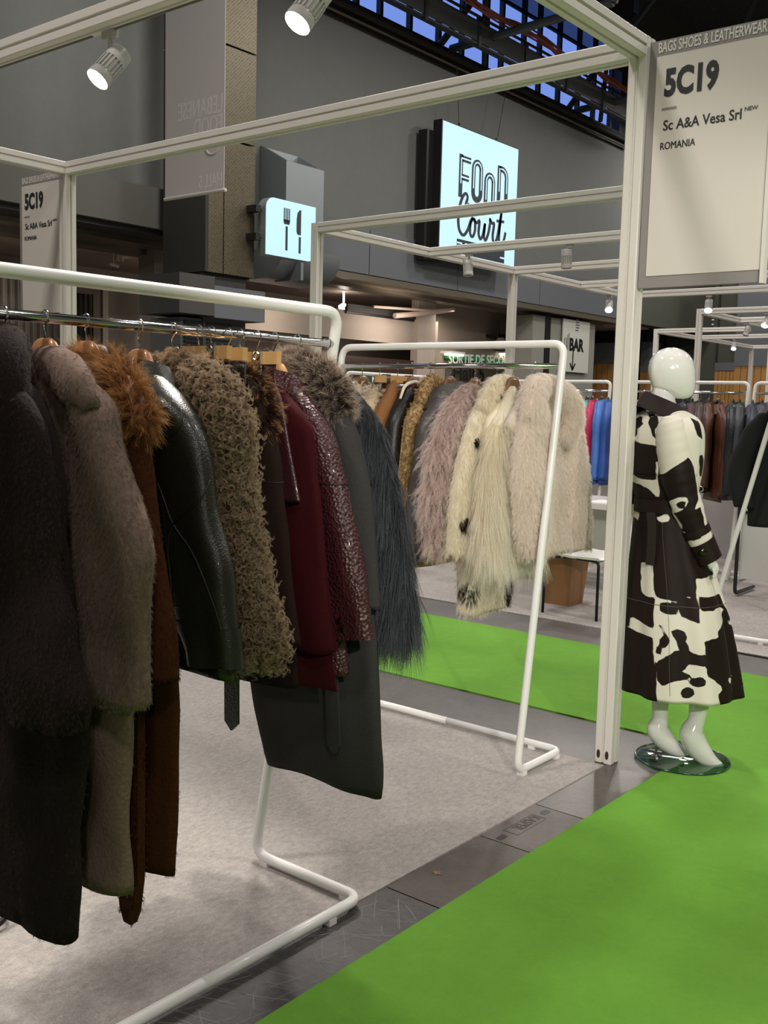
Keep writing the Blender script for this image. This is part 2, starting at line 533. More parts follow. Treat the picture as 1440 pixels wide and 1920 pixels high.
for k in range(9):
    b.tube(spline([(-11.95 + rnd.uniform(-.07, .07), yy, 9.32 + rnd.uniform(-.06, .06) - 0.05 * math.sin(yy * 2.2)) for yy in np.arange(12, 27.5, 1.1)], 60), 0.02, 5)
o = b.build('cable_bundle', mat('orange_cable', '#8a4632', 0.6)); tag(o, 'bundle of rust orange cables strung below the high windows', 'cable bundle')
M_truss = mat('truss_steel', '#3c403e', 0.55)
for k, yy in enumerate((13.2, 18.4, 23.9)):
    t = thing('roof_truss', ['tubular dark roof truss left of the white corner post top', 'tubular dark roof truss above the lit food sign', 'tubular dark roof truss farthest along the high windows'][k], 'roof truss', (-12, yy, 9.0))
    MB().tube([(-13.35, yy - .4, 9.02), (-12.4, yy + 1.1, 11.5)], .075, 10).build('strut', M_truss, t)
    MB().tube([(-13.35, yy, 9.05), (-9.6, yy, 9.2)], .085, 10).build('tie', M_truss, t)
    MB().tube([(-13.3, yy + 1.2, 9.05), (-12.6, yy + .1, 10.2), (-9.8, yy, 12.9)], .06, 10).build('strut', M_truss, t)
    MB().tube([(-13.3, yy, 12.8), (8.5, yy, 12.8)], .1, 10).build('chord', M_truss, t)
    for q in range(10):
        x = -9.6 + q * 1.9
        MB().tube([(x, yy, 12.8), (x + .95, yy, 11.4), (x + 1.9, yy, 12.8)], .045, 8).build('web', M_truss, t)
    MB().tube([(-9.6, yy, 9.2), (-8.65, yy, 11.4), (8.5, yy, 11.4)], .09, 10).build('chord', M_truss, t)
tag(MB().tube([(-5.0, 8.0, 9.3), (-1.0, 13, 9.2), (4.0, 19.0, 9.6)], .03, 6).build('cable', mat('red_brown_cable', '#6a3f36', .6)), 'thin reddish cable crossing the dark roof above the large white sign', 'cable')
for k, xx in enumerate((-8.0, -4.5, -1.0, 2.5)):
    struct('trim_%d' % (k + 1), MB().box((xx, -7, 12.55), (xx + .12, 33.9, 13.0)), M_truss)

# column clad in expanded metal
col = thing('clad_column', 'tall square column clad in brown expanded metal behind the hanging banner', 'column', (-12.0, 10.6, 0))
M_mesh = mat('expanded_metal', '#57503f', 0.45, 0.4)
_N, _L = M_mesh.node_tree.nodes, M_mesh.node_tree.links
_v = _N.new('ShaderNodeTexVoronoi'); _v.inputs['Scale'].default_value = 26; _v.inputs['Randomness'].default_value = .12
_mp = _N.new('ShaderNodeMapping'); _mp.inputs['Scale'].default_value = (1, .8, 1.5); _mp.inputs['Rotation'].default_value = (.5, 0, 0)
_r = _N.new('ShaderNodeValToRGB'); _r.color_ramp.elements[0].position = .28; _r.color_ramp.elements[1].position = .5
_r.color_ramp.elements[0].color = (*lin('#15130f'), 1); _r.color_ramp.elements[1].color = (*lin('#5f5743'), 1)
_L.new([n for n in _N if n.type == 'TEX_COORD'][0].outputs['Object'], _mp.inputs['Vector']); _L.new(_mp.outputs[0], _v.inputs['Vector'])
_L.new(_v.outputs['Distance'], _r.inputs['Fac']); _L.new(_r.outputs['Color'], _N['Principled BSDF'].inputs['Base Color'])
MB().box((-12.55, 10.16, 3.35), (-11.68, 11.05, 12.9)).build('core', M_black, col)
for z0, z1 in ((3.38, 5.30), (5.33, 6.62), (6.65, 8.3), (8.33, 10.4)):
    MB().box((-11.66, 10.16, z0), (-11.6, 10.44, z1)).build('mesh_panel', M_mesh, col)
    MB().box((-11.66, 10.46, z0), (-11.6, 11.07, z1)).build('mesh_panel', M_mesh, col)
    MB().box((-12.55, 10.10, z0), (-11.6, 10.16, z1)).build('side_panel', mat('column_side_shaded', '#2c2a26', .8), col)  # colour darkened to stand in for shade on this side of the column
MB().box((-12.5, 10.15, 0), (-11.7, 11.0, 3.35)).build('base', mat('base_grey', '#4a4946', .7), col)
q0, q1 = gx(332, 548, -11.55), gx(492, 605, -11.55)
MB().box((-12.4, q0[1], 2.74), (-11.5, 10.2, 3.3)).build('casing', mat('casing_dark', '#43423f', .7), col)
MB().box((-12.4, 10.2, 2.72), (-11.5, q1[1], 3.18)).build('casing', M_fascia, col)
ac = thing('ventilation_unit', 'dark grille ventilation cabinet below the clad column casing', 'vent', (-12.0, 10.2, 0))
MB().box((-12.4, 9.75, 1.2), (-11.72, 10.75, 2.70)).build('cabinet', M_fascia, ac)
for k in range(9):
    MB().box((-11.72, 9.8, 2.18 + k * .055), (-11.68, 10.14, 2.205 + k * .055)).build('slat', M_black, ac)
    MB().box((-11.72, 10.22, 2.18 + k * .055), (-11.68, 10.7, 2.205 + k * .055)).build('slat', M_black, ac)

# zinc extract duct on the wall
du = thing('extract_duct', 'zinc extract duct rising up the grey wall behind the cutlery sign', 'duct', (-13.1, 13.3, 3.6))
b = MB()
b.loft([[(-13.38, 12.9, 4.0), (-12.75, 12.9, 4.0), (-12.75, 13.85, 4.0), (-13.38, 13.85, 4.0)],
        [(-13.38, 12.9, 5.95), (-12.75, 12.9, 5.62), (-12.75, 13.85, 5.62), (-13.38, 13.85, 5.95)]], True, False)
b.loft([[(-13.38, 12.9, 5.95), (-12.75, 12.9, 5.62), (-12.75, 13.85, 5.62), (-13.38, 13.85, 5.95)],
        [(-13.32, 12.98, 5.92), (-12.80, 12.98, 5.64), (-12.80, 13.77, 5.64), (-13.32, 13.77, 5.92)],
        [(-13.32, 12.98, 5.2), (-12.80, 12.98, 5.2), (-12.80, 13.77, 5.2), (-13.32, 13.77, 5.2)]], False, True)
b.build('riser', M_zinc, du)
prof = [(-13.38, 4.1), (-12.35, 4.1)] + [(-12.85 + .5 * math.cos(a), 4.1 + .5 * math.sin(a)) for a in np.linspace(0, -PI / 2, 8)[1:]] + [(-13.38, 3.6)]
MB().prism(prof, (0, 12.45, 0), (1, 0, 0), (0, 0, 1), (0, 1.45, 0)).build('elbow', M_zinc, du, smooth=True)
MB().box((-12.92, 12.83, 3.58), (-12.30, 12.89, 4.12)).build('flange', M_zinc, du)

# rooms under the fascia
def slab(name, X, th, p, q, m, label=None, cat=None, zmin=None, parent=None):
    a, c = gx(*p, X), gx(*q, X)
    z0, z1 = min(a[2], c[2]), max(a[2], c[2])
    if zmin is not None: z0 = zmin
    o = MB().box((X - th, a[1], z0), (X, c[1], z1)).build(name, m, parent)
    if label: tag(o, label, cat)
    elif parent is None: o['kind'] = 'structure'
    return o
slab('wall_court_upper', -14.45, .2, (430, 552), (820, 652), M_beige)
lv = slab('louvre', -14.41, .05, (650, 574), (783, 604), M_black, 'dark louvred vent strip high on the beige wall under the fascia', 'louvre')
a, c = gx(650, 574, -14.4), gx(783, 604, -14.4)
for k in range(4):
    z = c[2] + .05 + (a[2] - c[2]) * k / 4
    MB().box((-14.42, a[1], z), (-14.37, c[1], z + .04)).build('slat', M_dark, lv)
slab('panel_brown', -14.4, .1, (380, 645), (786, 720), M_brown, 'dark brown glossy panel wall behind the tops of the racks', 'wall panel', zmin=0)
slab('wall_court_pillar', -14.3, .2, (786, 548), (814, 700), M_beige, zmin=0)
slab('wall_court_recess', -15.0, .1, (800, 552), (1005, 720), mat('recess_beige', '#8f8579', .8), zmin=0)
slab('wall_court_end', -13.6, .5, (1000, 590), (1112, 700), mat('grey_beige', '#8a8a80', .75), zmin=0)
slab('wall_court_joint', -13.58, .02, (1024, 590), (1029, 700), M_black, zmin=0)
hp = slab('notice_board', -14.95, .05, (838, 686), (977, 725), mat('board_dark', '#5f5b54', .5), 'dark grey hall number board below the green exit sign', 'board', zmin=1.2)
a = gx(846, 712, -14.9)
text('lettering', 'Hall 5', .56, (a[0] + .03, a[1], a[2]), (0, 1, 0), (0, 0, 1), M_black, hp, sx=1.1, bold=.012)
sp = slab('exit_sign', -14.9, .08, (838, 665), (977, 684), mat('exit_green', '#1f7a45', .5, emit=('#1f7a45', .25)), 'green emergency exit sign reading SORTIE DE SECOURS on the beige wall', 'exit sign')
a, c = gx(842, 682, -14.88), gx(974, 682, -14.88)
text('lettering', 'SORTIE DE SECOURS', .34, (-14.88, a[1] - .02, a[2] + .0), (0, 1, .035), (0, 0, 1), mat('sign_white', '#c4cbbd', .5, emit=('#c9d2c2', .3)), sp, sx=.98, bold=.008)
M_tube = mat('fluorescent', '#fff4e2', .5, emit=('#fff0dc', 4))
for px in (852, 955):
    a = gx(px - 14, 662, -14.8); c = gx(px + 14, 662, -14.8)
    t = thing('strip_light', 'small lit strip lamp above the word %s of the exit sign' % ('SORTIE' if px < 900 else 'SECOURS'), 'lamp', (-14.8, a[1], a[2]))
    MB().box((-15.0, a[1], a[2]), (-14.7, c[1], a[2] + .05)).build('housing', M_white, t)
    MB().box((-14.9, a[1] + .03, a[2] - .05), (-14.72, c[1] - .03, a[2])).build('tube', M_tube, t)
br = thing('wall_bracket', 'black bracket with pale horn lamp above the exit sign', 'bracket', tuple(gx(940, 640, -14.6)))
a = gx(938, 655, -14.7)
MB().box((-15.0, a[1] - .25, a[2] + .3), (-14.6, a[1] + .35, a[2] + .38)).tube([(-14.8, a[1], a[2] + .3), (-14.8, a[1], a[2] + .75)], .03, 6).build('arm', M_black, br)
MB().lathe([(.09, 0), (.2, -.22), (.12, -.3)], (-14.7, a[1], a[2] + .3), 14).build('shade', M_pink, br, smooth=True)
bn = slab('hanging_sign', -13.52, .03, (1057, 597), (1102, 700), mat('bar_white', '#c9cac0', .6), 'white wall sign reading BAR above a down arrow', 'sign')
a = gx(1068, 656, -13.5)
text('lettering', 'BAR', .44, (-13.515, a[1], a[2]), (0, 1, 0), (0, 0, 1), M_black, bn, sx=.95, bold=.02)
a = gx(1074, 694, -13.5)
ar = MB(); o3 = (-13.517, a[1], a[2])
ar.ribbon([(0, .5), (0, .02)], .045, o3, (0, 1, 0), (0, 0, 1), (.006, 0, 0)).ribbon([(-.14, .18), (0, 0)], .05, o3, (0, 1, 0), (0, 0, 1), (.006, 0, 0)).ribbon([(.14, .18), (0, 0)], .05, o3, (0, 1, 0), (0, 0, 1), (.006, 0, 0))
ar.build('down_arrow', M_black, bn)
a = gx(1079, 640, -13.5)
lg = MB()
for k in range(5):
    lg.box((-13.518, a[1] + .02 * (k % 2), a[2] + .28 + k * .07), (-13.514, a[1] + .16 + .03 * (k % 3), a[2] + .31 + k * .07))
lg.build('small_print', M_fascia, bn)
a = gx(1059, 655, -13.5)
MB().ribbon([(0, 0), (.0, .3), (.09, .3), (.1, 0)], .02, (-13.517, a[1], a[2]), (0, 1, 0), (0, 0, 1), (.006, 0, 0)).ribbon([(.14, 0), (.16, .4)], .02, (-13.517, a[1], a[2]), (0, 1, 0), (0, 0, 1), (.006, 0, 0)).ribbon([(.2, 0), (.23, .44)], .02, (-13.517, a[1], a[2]), (0, 1, 0), (0, 0, 1), (.006, 0, 0)).build('glass_drawing', M_fascia, bn)
# wood clad pier ends
def pier(x0, x1, Y, ztop, zmid, label):
    a, c = gy(x0, 690, Y), gy(x1, 690, Y)
    t = thing('clad_pier', label, 'pier', (a[0], Y, 0))
    MB().box((a[0], Y, zmid), (c[0], Y + .8, ztop)).build('grey_top', M_fascia, t)
    n = 5
    for k in range(n):
        w = (c[0] - a[0]) / n
        MB().box((a[0] + k * w + .008, Y + .02, 0), (a[0] + (k + 1) * w - .008, Y + .8, zmid)).build('board', M_wood, t)
pier(1108, 1160, 29.0, 3.55, 2.92, 'oak clad pier with grey top beside the BAR sign')
pier(1200, 1216, 31.0, 3.7, 2.75, 'narrow oak clad pier with grey top behind the white mannequin head')
pier(1376, 1440, 30.5, 6.1, 2.9, 'oak clad pier under a tall grey bulkhead at the right edge')
pier(1340, 1376, 32.5, 3.1, 2.85, 'oak clad strip between the far stand post and the right bulkhead')
es = thing('exit_sign', 'partly hidden green exit sign on the dark far cladding', 'exit sign', tuple(gy(1243, 622, 33.8)))
a, c = gy(1245, 622, 33.8), gy(1294, 604, 33.8)
MB().box((a[0], 33.86, a[2]), (c[0] + .5, 33.93, c[2] + .06)).build('panel', MATS['exit_green'], es)
text('lettering', 'SORTIE', .52, (a[0] + .05, 33.855, a[2] + .03), (1, 0, 0), (0, 0, 1), MATS['sign_white'], es)
# left part of the court: shutters, partitions, ducts
def corr(name, X, p, q, n, m, label):
    a, c = gx(*p, X), gx(*q, X)
    t = thing(name, label, 'shutter', (X, (a[1] + c[1]) / 2, 0))
    ys = np.linspace(a[1], c[1], n + 1)
    for k in range(n):
        MB().box((X - .1, ys[k], 0), (X + (.03 if k % 2 else 0), ys[k + 1] - .005, a[2])).build('slat', m, t)
corr('corrugated_shutter', -15.5, (-60, 497), (120, 690), 26, mat('shutter_grey', '#8d857d', .6), 'pale grey corrugated shutter behind the small stand sign')
corr('corrugated_shutter', -15.4, (133, 548), (190, 690), 12, mat('shutter_dark', '#4b4744', .6), 'dark corrugated shutter just right of the far corner post')
slab('wall_partition', -14.6, .15, (203, 536), (296, 690), M_beige, zmin=0)
slab('wall_jamb', -15.0, .2, (188, 536), (206, 690), mat('jamb', '#7a7068', .8), zmin=0)
slab('wall_pillar_court', -13.7, .4, (289, 462), (315, 690), mat('pillar_beige', '#877d74', .8), zmin=0)
slab('wall_pillar_court_b', -13.75, .4, (319, 470), (341, 690), M_beige, zmin=0)
for k, (p, q, X) in enumerate((((135, 470), (290, 492), -16.0), ((135, 512), (235, 524), -15.7))):
    a, c = gx(*p, X), gx(*q, X)
    tag(MB().box((X - .5, a[1], c[2]), (X, c[1], a[2])).build('ceiling_duct', M_pink if k == 0 else mat('duct_grey', '#8f8880', .7)), ['pale square duct hanging under the left court ceiling', 'grey low duct beneath the pale one in the left court'][k], 'duct')
tag(MB().tube([tuple(gx(222, 482, -15.3)), tuple(gx(288, 478, -15.3))], .04, 8).tube([tuple(gx(218, 440, -15.3)), tuple(gx(218, 490, -15.3))], .05, 8).tube([tuple(gx(226, 440, -15.3)), tuple(gx(226, 490, -15.3))], .05, 8).build('pipe', M_pink), 'pale pipes dropping from the left court ceiling onto a duct', 'pipes')
tag(MB().tube([tuple(gx(205, 495, -15.2)), tuple(gx(222, 500, -15.2))], .03, 6).tube([tuple(gx(213, 497, -15.2)), tuple(gx(213, 497, -15.2) + (0, 0, .5))], .01, 5).build('batten_lamp', mat('dim_lamp', '#d8cfc2', .5)), 'short pale batten lamp under the left court duct', 'lamp')
a = gx(644, 578, -15.5)
tag(MB().lathe([(.02, -.1), (.1, -.05), (.12, .05), (.05, .1)], tuple(a), 12).tube([a, (a[0], a[1], 4.0)], .02, 6).build('court_spot', mat('court_glow', '#ffffff', .5, emit=('#fff6e8', 9))), 'single bright spot glowing under the court fascia beside the rack corner', 'lamp')
# hanging ceiling gear right of the louvre
tag(MB().tube([tuple(gx(740, 592, -14.2)), tuple(gx(790, 588, -14.15)), tuple(gx(850, 580, -14.0))], .06, 8).tube([tuple(gx(700, 575, -14.2)), tuple(gx(815, 583, -14.1))], .03, 6).build('folding_bracket', M_pink), 'pale folding arm and conduit under the court ceiling', 'pipes')
for name, loc, p, sz in (('court_fill_light', (-15.2, 8.0, 3.7), 40, 1.2), ('court_fill_light', (-13.5, 14.0, 3.2), 16, 1.0), ('court_fill_light', (-13.5, 17.5, 3.2), 22, 1.0), ('court_fill_light', (-14.1, 20.0, 3.7), 34, .8)):  # unseen fill lights, added to brighten the court walls
    area_light(name, loc, sz, p, (1, .86, .74), (0, PI / 2 if loc[1] > 10 and loc[1] < 20 else 0, 0))

# hanging banner (printed on the far side, showing through)
M_banner = mat('banner_cloth', '#cdc5c3', .85)
a, c = gy(310, 374, 8.6), gy(420, 358, 8.6)
bz = a[2]
ban = thing('hanging_banner', 'long grey white banner hanging in front of the clad column, print mirrored', 'banner', (a[0], 8.6, bz))
MB().box((a[0], 8.595, bz), (c[0], 8.605, bz + 5.0)).build('cloth', M_banner, ban)
MB().tube([(a[0] - .01, 8.6, bz), (c[0] + .03, 8.6, bz)], .022, 10).build('bottom_bar', M_alu, ban)
M_ghost = mat('show_through_print', '#dcd5d3', .85)
for s, px, py, size in (('LEBANESE', 417, 208, .30), ('FOOD', 417, 245, .30), ('HALL 5', 417, 346, .22)):
    p = gy(px, py, 8.58)
    text('mirrored_print', s, size, (c[0] - .03, 8.594, p[2]), (-1, 0, 0), (0, 0, 1), M_ghost, ban, sx=.62, bold=.004, ext=.0008)
p = gy(397, 268, 8.58)
MB().tube([(p[0] + .13 * math.cos(t), 8.592, p[2] + .13 * math.sin(t)) for t in np.linspace(0, 2 * PI, 28, endpoint=False)], .012, 6, closed=True).build('mirrored_ring', M_ghost, ban)

# light box: cutlery
M_lit = mat('lit_blue_white', '#7fa6b8', .4, emit=('#c4e8f8', .82))
M_ink = mat('sign_ink', '#2a3138', .6)
X0 = -11.35
fs = thing('cutlery_sign', 'small lit white sign with black fork and knife on a bracket', 'sign', (X0, 11.8, 3.8))
def rrect(w, h, r1, r2, n=8):
    """rectangle with two rounded opposite corners (top left, bottom right)"""
    P = [(0, 0), (w - r2, 0)] + [(w - r2 + r2 * math.sin(t), r2 - r2 * math.cos(t)) for t in np.linspace(0, PI / 2, n)[1:]] + [(w, h), (r1, h)]
    P += [(r1 - r1 * math.sin(t), h - r1 + r1 * math.cos(t)) for t in np.linspace(0, PI / 2, n)[1:]]
    return P
a, c = gx(497, 474, X0), gx(592, 380, X0)
FW, FH = c[1] - a[1], .86
o3 = np.array([X0, a[1], a[2] - .02])
MB().prism(rrect(FW, FH, .17, .17), o3 + (-.16, 0, 0), (0, 1, 0), (0, 0, 1), (.16, 0, 0)).build('housing', M_zinc, fs)
MB().prism([(u * .985 + .007, v * .985 + .006) for u, v in rrect(FW, FH, .16, .16)], o3, (0, 1, 0), (0, 0, 1), (.012, 0, 0)).build('lit_face', M_lit, fs)
kn = MB(); fk = MB(); o4 = o3 + (.013, 0, 0); E3 = ((0, 1, 0), (0, 0, 1), (.006, 0, 0))
u0, u1 = FW * .40, FW * .64
for k in range(4):
    fk.ribbon([(u0 - .056 + k * .0373, .53), (u0 - .056 + k * .0373, .74)], .018, o4, *E3)
fk.prism([(u0 - .068, .54), (u0 - .055, .50), (u0 + .055, .50), (u0 + .068, .54), (u0 + .068, .57), (u0 - .068, .57)], o4, *E3)
fk.ribbon([(u0, .11), (u0, .47)], .042, o4, *E3)
kn.prism([(u1 + .05, .38), (u1 + .05, .76), (u1 + .01, .75), (u1 - .03, .70), (u1 - .045, .6), (u1 - .045, .42), (u1 - .02, .38)], o4, *E3)
kn.ribbon([(u1 + .03, .10), (u1 + .03, .35)], .042, o4, *E3)
fk.build('fork', M_ink, fs); kn.build('knife', M_ink, fs)
for z in (o3[2] + .25, o3[2] + .66):
    MB().tube([(X0 - .1, 10.95, z), (X0 - .1, a[1] + .02, z)], .02, 8).box((X0 - .25, 10.90, z - .05), (X0 - .04, 11.0, z + .05)).build('bracket', M_black, fs)

# light box: food court
X1 = -12.9
y0, y1, z0, z1 = 17.57, 20.5, 4.66, 7.35
fc = thing('food_court_sign', 'large lit light box reading FOOD Court hung on the grey wall', 'sign', (X1, 19, z0))
MB().box((X1 - .22, y0 - .02, z0 - .02), (X1, y1 + .02, z1 + .02)).build('housing', M_black, fc)
MB().box((X1 - .42, y0 - .25, z0 - .12), (X1 - .2, y0 + .3, z1 - .2)).build('mounting_box', M_black, fc)
MB().box((X1, y0 + .01, z0 + .01), (X1 + .012, y1 - .01, z1 - .01)).build('lit_face', M_lit, fc)
WW, HH = y1 - y0, z1 - z0
o5 = np.array([X1 + .012, y0, z0]); E5 = ((0, 1, 0), (0, 0, 1), (.012, 0, 0)); E6 = ((0, 1, 0), (0, 0, 1), (.016, 0, 0))
def pill(cx, yb, w, h, n=10):
    """closed tall O outline"""
    r = w / 2
    P = [(cx + r * math.cos(t), yb + h - r + r * math.sin(t)) for t in np.linspace(0, PI, n)]
    P += [(cx + r * math.cos(t), yb + r + r * math.sin(t)) for t in np.linspace(PI, 2 * PI, n)]
    return P + [P[0], P[1]]
SW = .125
def letter(name, strokes, inl):
    b = MB()
    for s in strokes: b.ribbon(s, SW, o5, *E5)
    L = b.build(name, M_ink, fc)
    b = MB()
    for s in inl: b.ribbon(s, .032, o5, *E6)
    b.build('inline', M_lit, L)
def dense(P, n=8):
    P = np.array(P, float); out = []
    for a, b in zip(P[:-1], P[1:]):
        out += [a + (b - a) * t for t in np.linspace(0, 1, n, endpoint=False)]
    return np.array(out + [P[-1]])
fx, ft, fb = .68, 2.06, 1.26
letter('letter_F', [[(fx, fb), (fx, ft + .08)], [(fx, ft), (fx + .36, ft)], [(fx, ft - .38), (fx + .30, ft - .38)]],
       [[(fx, fb + .28), (fx, ft)], [(fx, ft), (fx + .36, ft)], [(fx, ft - .38), (fx + .30, ft - .38)]])
def inl_top(cx, yb, w, h, cut):
    return [p for p in dense(pill(cx, yb, w, h), 3) if p[1] > yb + cut]
def upper_arc(cx, yb, w, h, cut):
    r = w / 2
    return [(cx + r, yb + cut)] + [(cx + r * math.cos(t), yb + h - r + r * math.sin(t)) for t in np.linspace(0, PI, 14)] + [(cx - r, yb + cut)]
letter('letter_O', [pill(1.30, 1.30, .29, .78)], [upper_arc(1.30, 1.30, .29, .78, .22)])
letter('letter_O', [pill(1.79, 1.14, .29, .76)], [upper_arc(1.79, 1.14, .29, .76, .22)])
dx, db = 2.16, 1.34
Dp = [(dx, db), (dx, db + .78), (dx + .1, db + .78)] + [(dx + .12 + .18 * math.sin(t), db + .60 + .18 * math.cos(t)) for t in np.linspace(0.1, PI / 2, 6)] + [(dx + .12 + .18 * math.cos(t), db + .18 - .18 * math.sin(t)) for t in np.linspace(0, PI / 2, 6)] + [(dx, db)]
letter('letter_D', [Dp[1:], [(dx, db - .08), (dx, db + .84)]], [[(dx, db + .28), (dx, db + .78), (dx + .1, db + .78)] + Dp[3:9] + [(dx + .3, db + .28)]])
cz = .46
script = [(1.02, cz + .72), (.98, cz + .58), (.9, cz + .66), (.96, cz + .84), (.86, cz + .9), (.72, cz + .72), (.64, cz + .42), (.68, cz + .14), (.84, cz + .03), (1.0, cz + .16), (1.1, cz + .36),
          (1.18, cz + .44), (1.1, cz + .3), (1.1, cz + .1), (1.2, cz + .05), (1.28, cz + .2), (1.26, cz + .4), (1.2, cz + .42), (1.34, cz + .36), (1.44, cz + .42), (1.42, cz + .16), (1.5, cz + .04), (1.6, cz + .16),
          (1.66, cz + .4), (1.63, cz + .14), (1.7, cz + .04), (1.8, cz + .2), (1.86, cz + .44), (1.84, cz + .52), (1.94, cz + .44), (2.02, cz + .44), (1.98, cz + .16), (2.06, cz + .02), (2.18, cz + .2), (2.28, cz + .62), (2.3, cz + .72), (2.25, cz + .4), (2.24, cz + .12), (2.33, cz + .02), (2.44, cz + .14), (2.5, cz + .32)]
sp_ = spline(script, 190)
ww = .06 + .035 * np.abs(np.gradient(sp_[:, 1])) / (np.abs(np.gradient(sp_[:, 1])).max() + 1e-9)
MB().ribbon(sp_, ww, o5, *E5).build('script_court', M_ink, fc)
MB().ribbon([(2.12, cz + .52), (2.42, cz + .54)], .06, o5, *E5).build('script_crossbar', M_ink, fc)
bb = MB().ribbon([(.62, .24), (2.48, .24)], .30, o5, *E5).build('banner_bar', M_ink, fc)
MB().ribbon([(.62, .31), (.8, .31)], .035, o5, *E6).ribbon([(2.3, .2), (2.48, .2)], .035, o5, *E6).build('dash', M_lit, bb)
text('letter_P', 'P', .24, o5 + (.013, .90, .16), (0, 1, 0), (0, 0, 1), M_lit, bb, bold=.008)
text('letter_O', 'O', .24, o5 + (.013, 1.06, .16), (0, 1, 0), (0, 0, 1), M_lit, bb, bold=.008)
for yy, tz, dy in ((18.3, 8.55, -.15), (19.75, 8.55, .3)):
    MB().tube([(X1 - .1, yy, z1), (X1 - .1, yy + dy, tz)], .008, 5).lathe([(.03, 0), (.03, .1)], (X1 - .1, yy, z1), 8).build('hanging_wire', M_black, fc)
# ================================================================ STAND FRAMES
BW = 0.04
def prof(h=BW, g=0.007, d=0.009):
    """square extrusion with a slot in every face"""
    P = []
    for k in range(4):
        c, s = [(1, 0), (0, 1), (-1, 0), (0, -1)][k]
        for u, v in ((h, -h + .004), (h, -g), (h - d, -g), (h - d, g), (h, g), (h, h - .004)):
            P.append((u * c - v * s, u * s + v * c))
    return P
def bar(parent, name, p, q, m=None, h=BW):
    """extrusion between two points, axis aligned"""
    p, q = np.array(p, float), np.array(q, float)
    ax = int(np.argmax(np.abs(q - p)))
    eu, ev = [np.eye(3)[i] for i in ((1, 2), (0, 2), (0, 1))[ax]]
    return MB().prism(prof(h), p, eu, ev, q - p).build(name, m or M_alu, parent)

TB = 2.98           # underside of the beams
ZC = TB + BW
fr = thing('exhibition_stand', 'tall white aluminium stand frame around the nearest racks of coats', 'stand frame', (-4.0, 2.5, 0))
PX0, PX1, PY1, PY0 = -6.03, -1.975, 4.06, 0.95
for x, y in ((PX1, PY1), (PX0, PY1), (PX0, PY0), (PX1, PY0)):
    p = bar(fr, 'post', (x, y, 0), (x, y, TB + 2 * BW))
    if (x, y) == (PX1, PY1):
        for dx in (-.02, .02):
            MB().prism([(.007 * math.cos(t) * 1.0, .018 * math.sin(t)) for t in np.linspace(0, 2 * PI, 12, endpoint=False)], (x + dx, y - BW - .0005, .038), (1, 0, 0), (0, 0, 1), (0, -.001, 0)).build('foot_slot', M_brown, p)
            MB().prism([(.009 * math.cos(t) * 1.0, .0205 * math.sin(t)) for t in np.linspace(0, 2 * PI, 12, endpoint=False)], (x + dx, y - BW + .001, .038), (1, 0, 0), (0, 0, 1), (0, -.0012, 0)).build('foot_slot_rim', M_alu_dark, p)
bar(fr, 'beam', (PX0 + BW, PY1, ZC), (PX1 - BW, PY1, ZC))
bar(fr, 'beam', (PX1, PY0 + BW, ZC), (PX1, PY1 - BW, ZC))
bar(fr, 'beam', (PX0, PY0 + BW, ZC), (PX0, PY1 - BW, ZC))
bar(fr, 'beam', (PX0 + BW, PY0, ZC), (PX1 - BW, PY0, ZC))
cb = bar(fr, 'cross_beam', (PX0 + BW, 2.547, ZC), (PX1 - BW, 2.547, ZC))
b = MB()
for x in np.arange(-5.6, -2.2, 1.02):
    b.box((x, 2.565, TB - .003), (x + .94, 2.577, TB + .001))
b.build('lamp_track', M_alu_dark, cb)

f2 = thing('exhibition_stand', 'white stand frame beyond the green cross aisle with three rails', 'stand frame', (-4, 9.5, 0))
XA = -6.14
for x, y in ((XA, 6.60), (XA, 9.75), (XA, 12.5), (2.2, 6.60), (2.2, 12.5)):
    bar(f2, 'post', (x, y, 0), (x, y, TB + 2 * BW))
for y in (6.60, 8.2, 9.75, 11.25, 12.5):
    bar(f2, 'cross_beam' if y in (8.2, 11.25) else 'beam', (XA + BW, y, ZC), (2.2 - BW, y, ZC + 0.0))
for ya, yb in ((6.60, 9.75), (9.75, 12.5)):
    bar(f2, 'beam', (XA, ya + BW, ZC), (XA, yb - BW, ZC))
f3 = thing('exhibition_stand', 'white stand frame behind the mannequin head with bright spots', 'stand frame', (-4, 17, 0))
for x, y in ((-6.15, 15.0), (-6.15, 18.2), (-6.15, 21.5)):
    bar(f3, 'post', (x, y, 0), (x, y, TB + 2 * BW))
for y in (15.0, 16.6, 18.2, 21.5):
    bar(f3, 'beam', (-6.15 + BW, y, ZC), (1.0, y, ZC))
bar(f3, 'beam', (-6.15, 15.04, ZC), (-6.15, 21.46, ZC))
f4 = thing('exhibition_stand', 'small distant white stand frame left of the mannequin head', 'stand frame', (-6, 20, 0))
for x, y in ((-8.37, 18.4), (-8.37, 23.5)):
    bar(f4, 'post', (x, y, 0), (x, y, TB + 2 * BW))
for y in (18.4, 20.2, 23.5):
    bar(f4, 'beam', (-8.37 + BW, y, ZC), (-6.6, y, ZC))
bar(f4, 'beam', (-8.37, 18.44, ZC), (-8.37, 23.46, ZC))

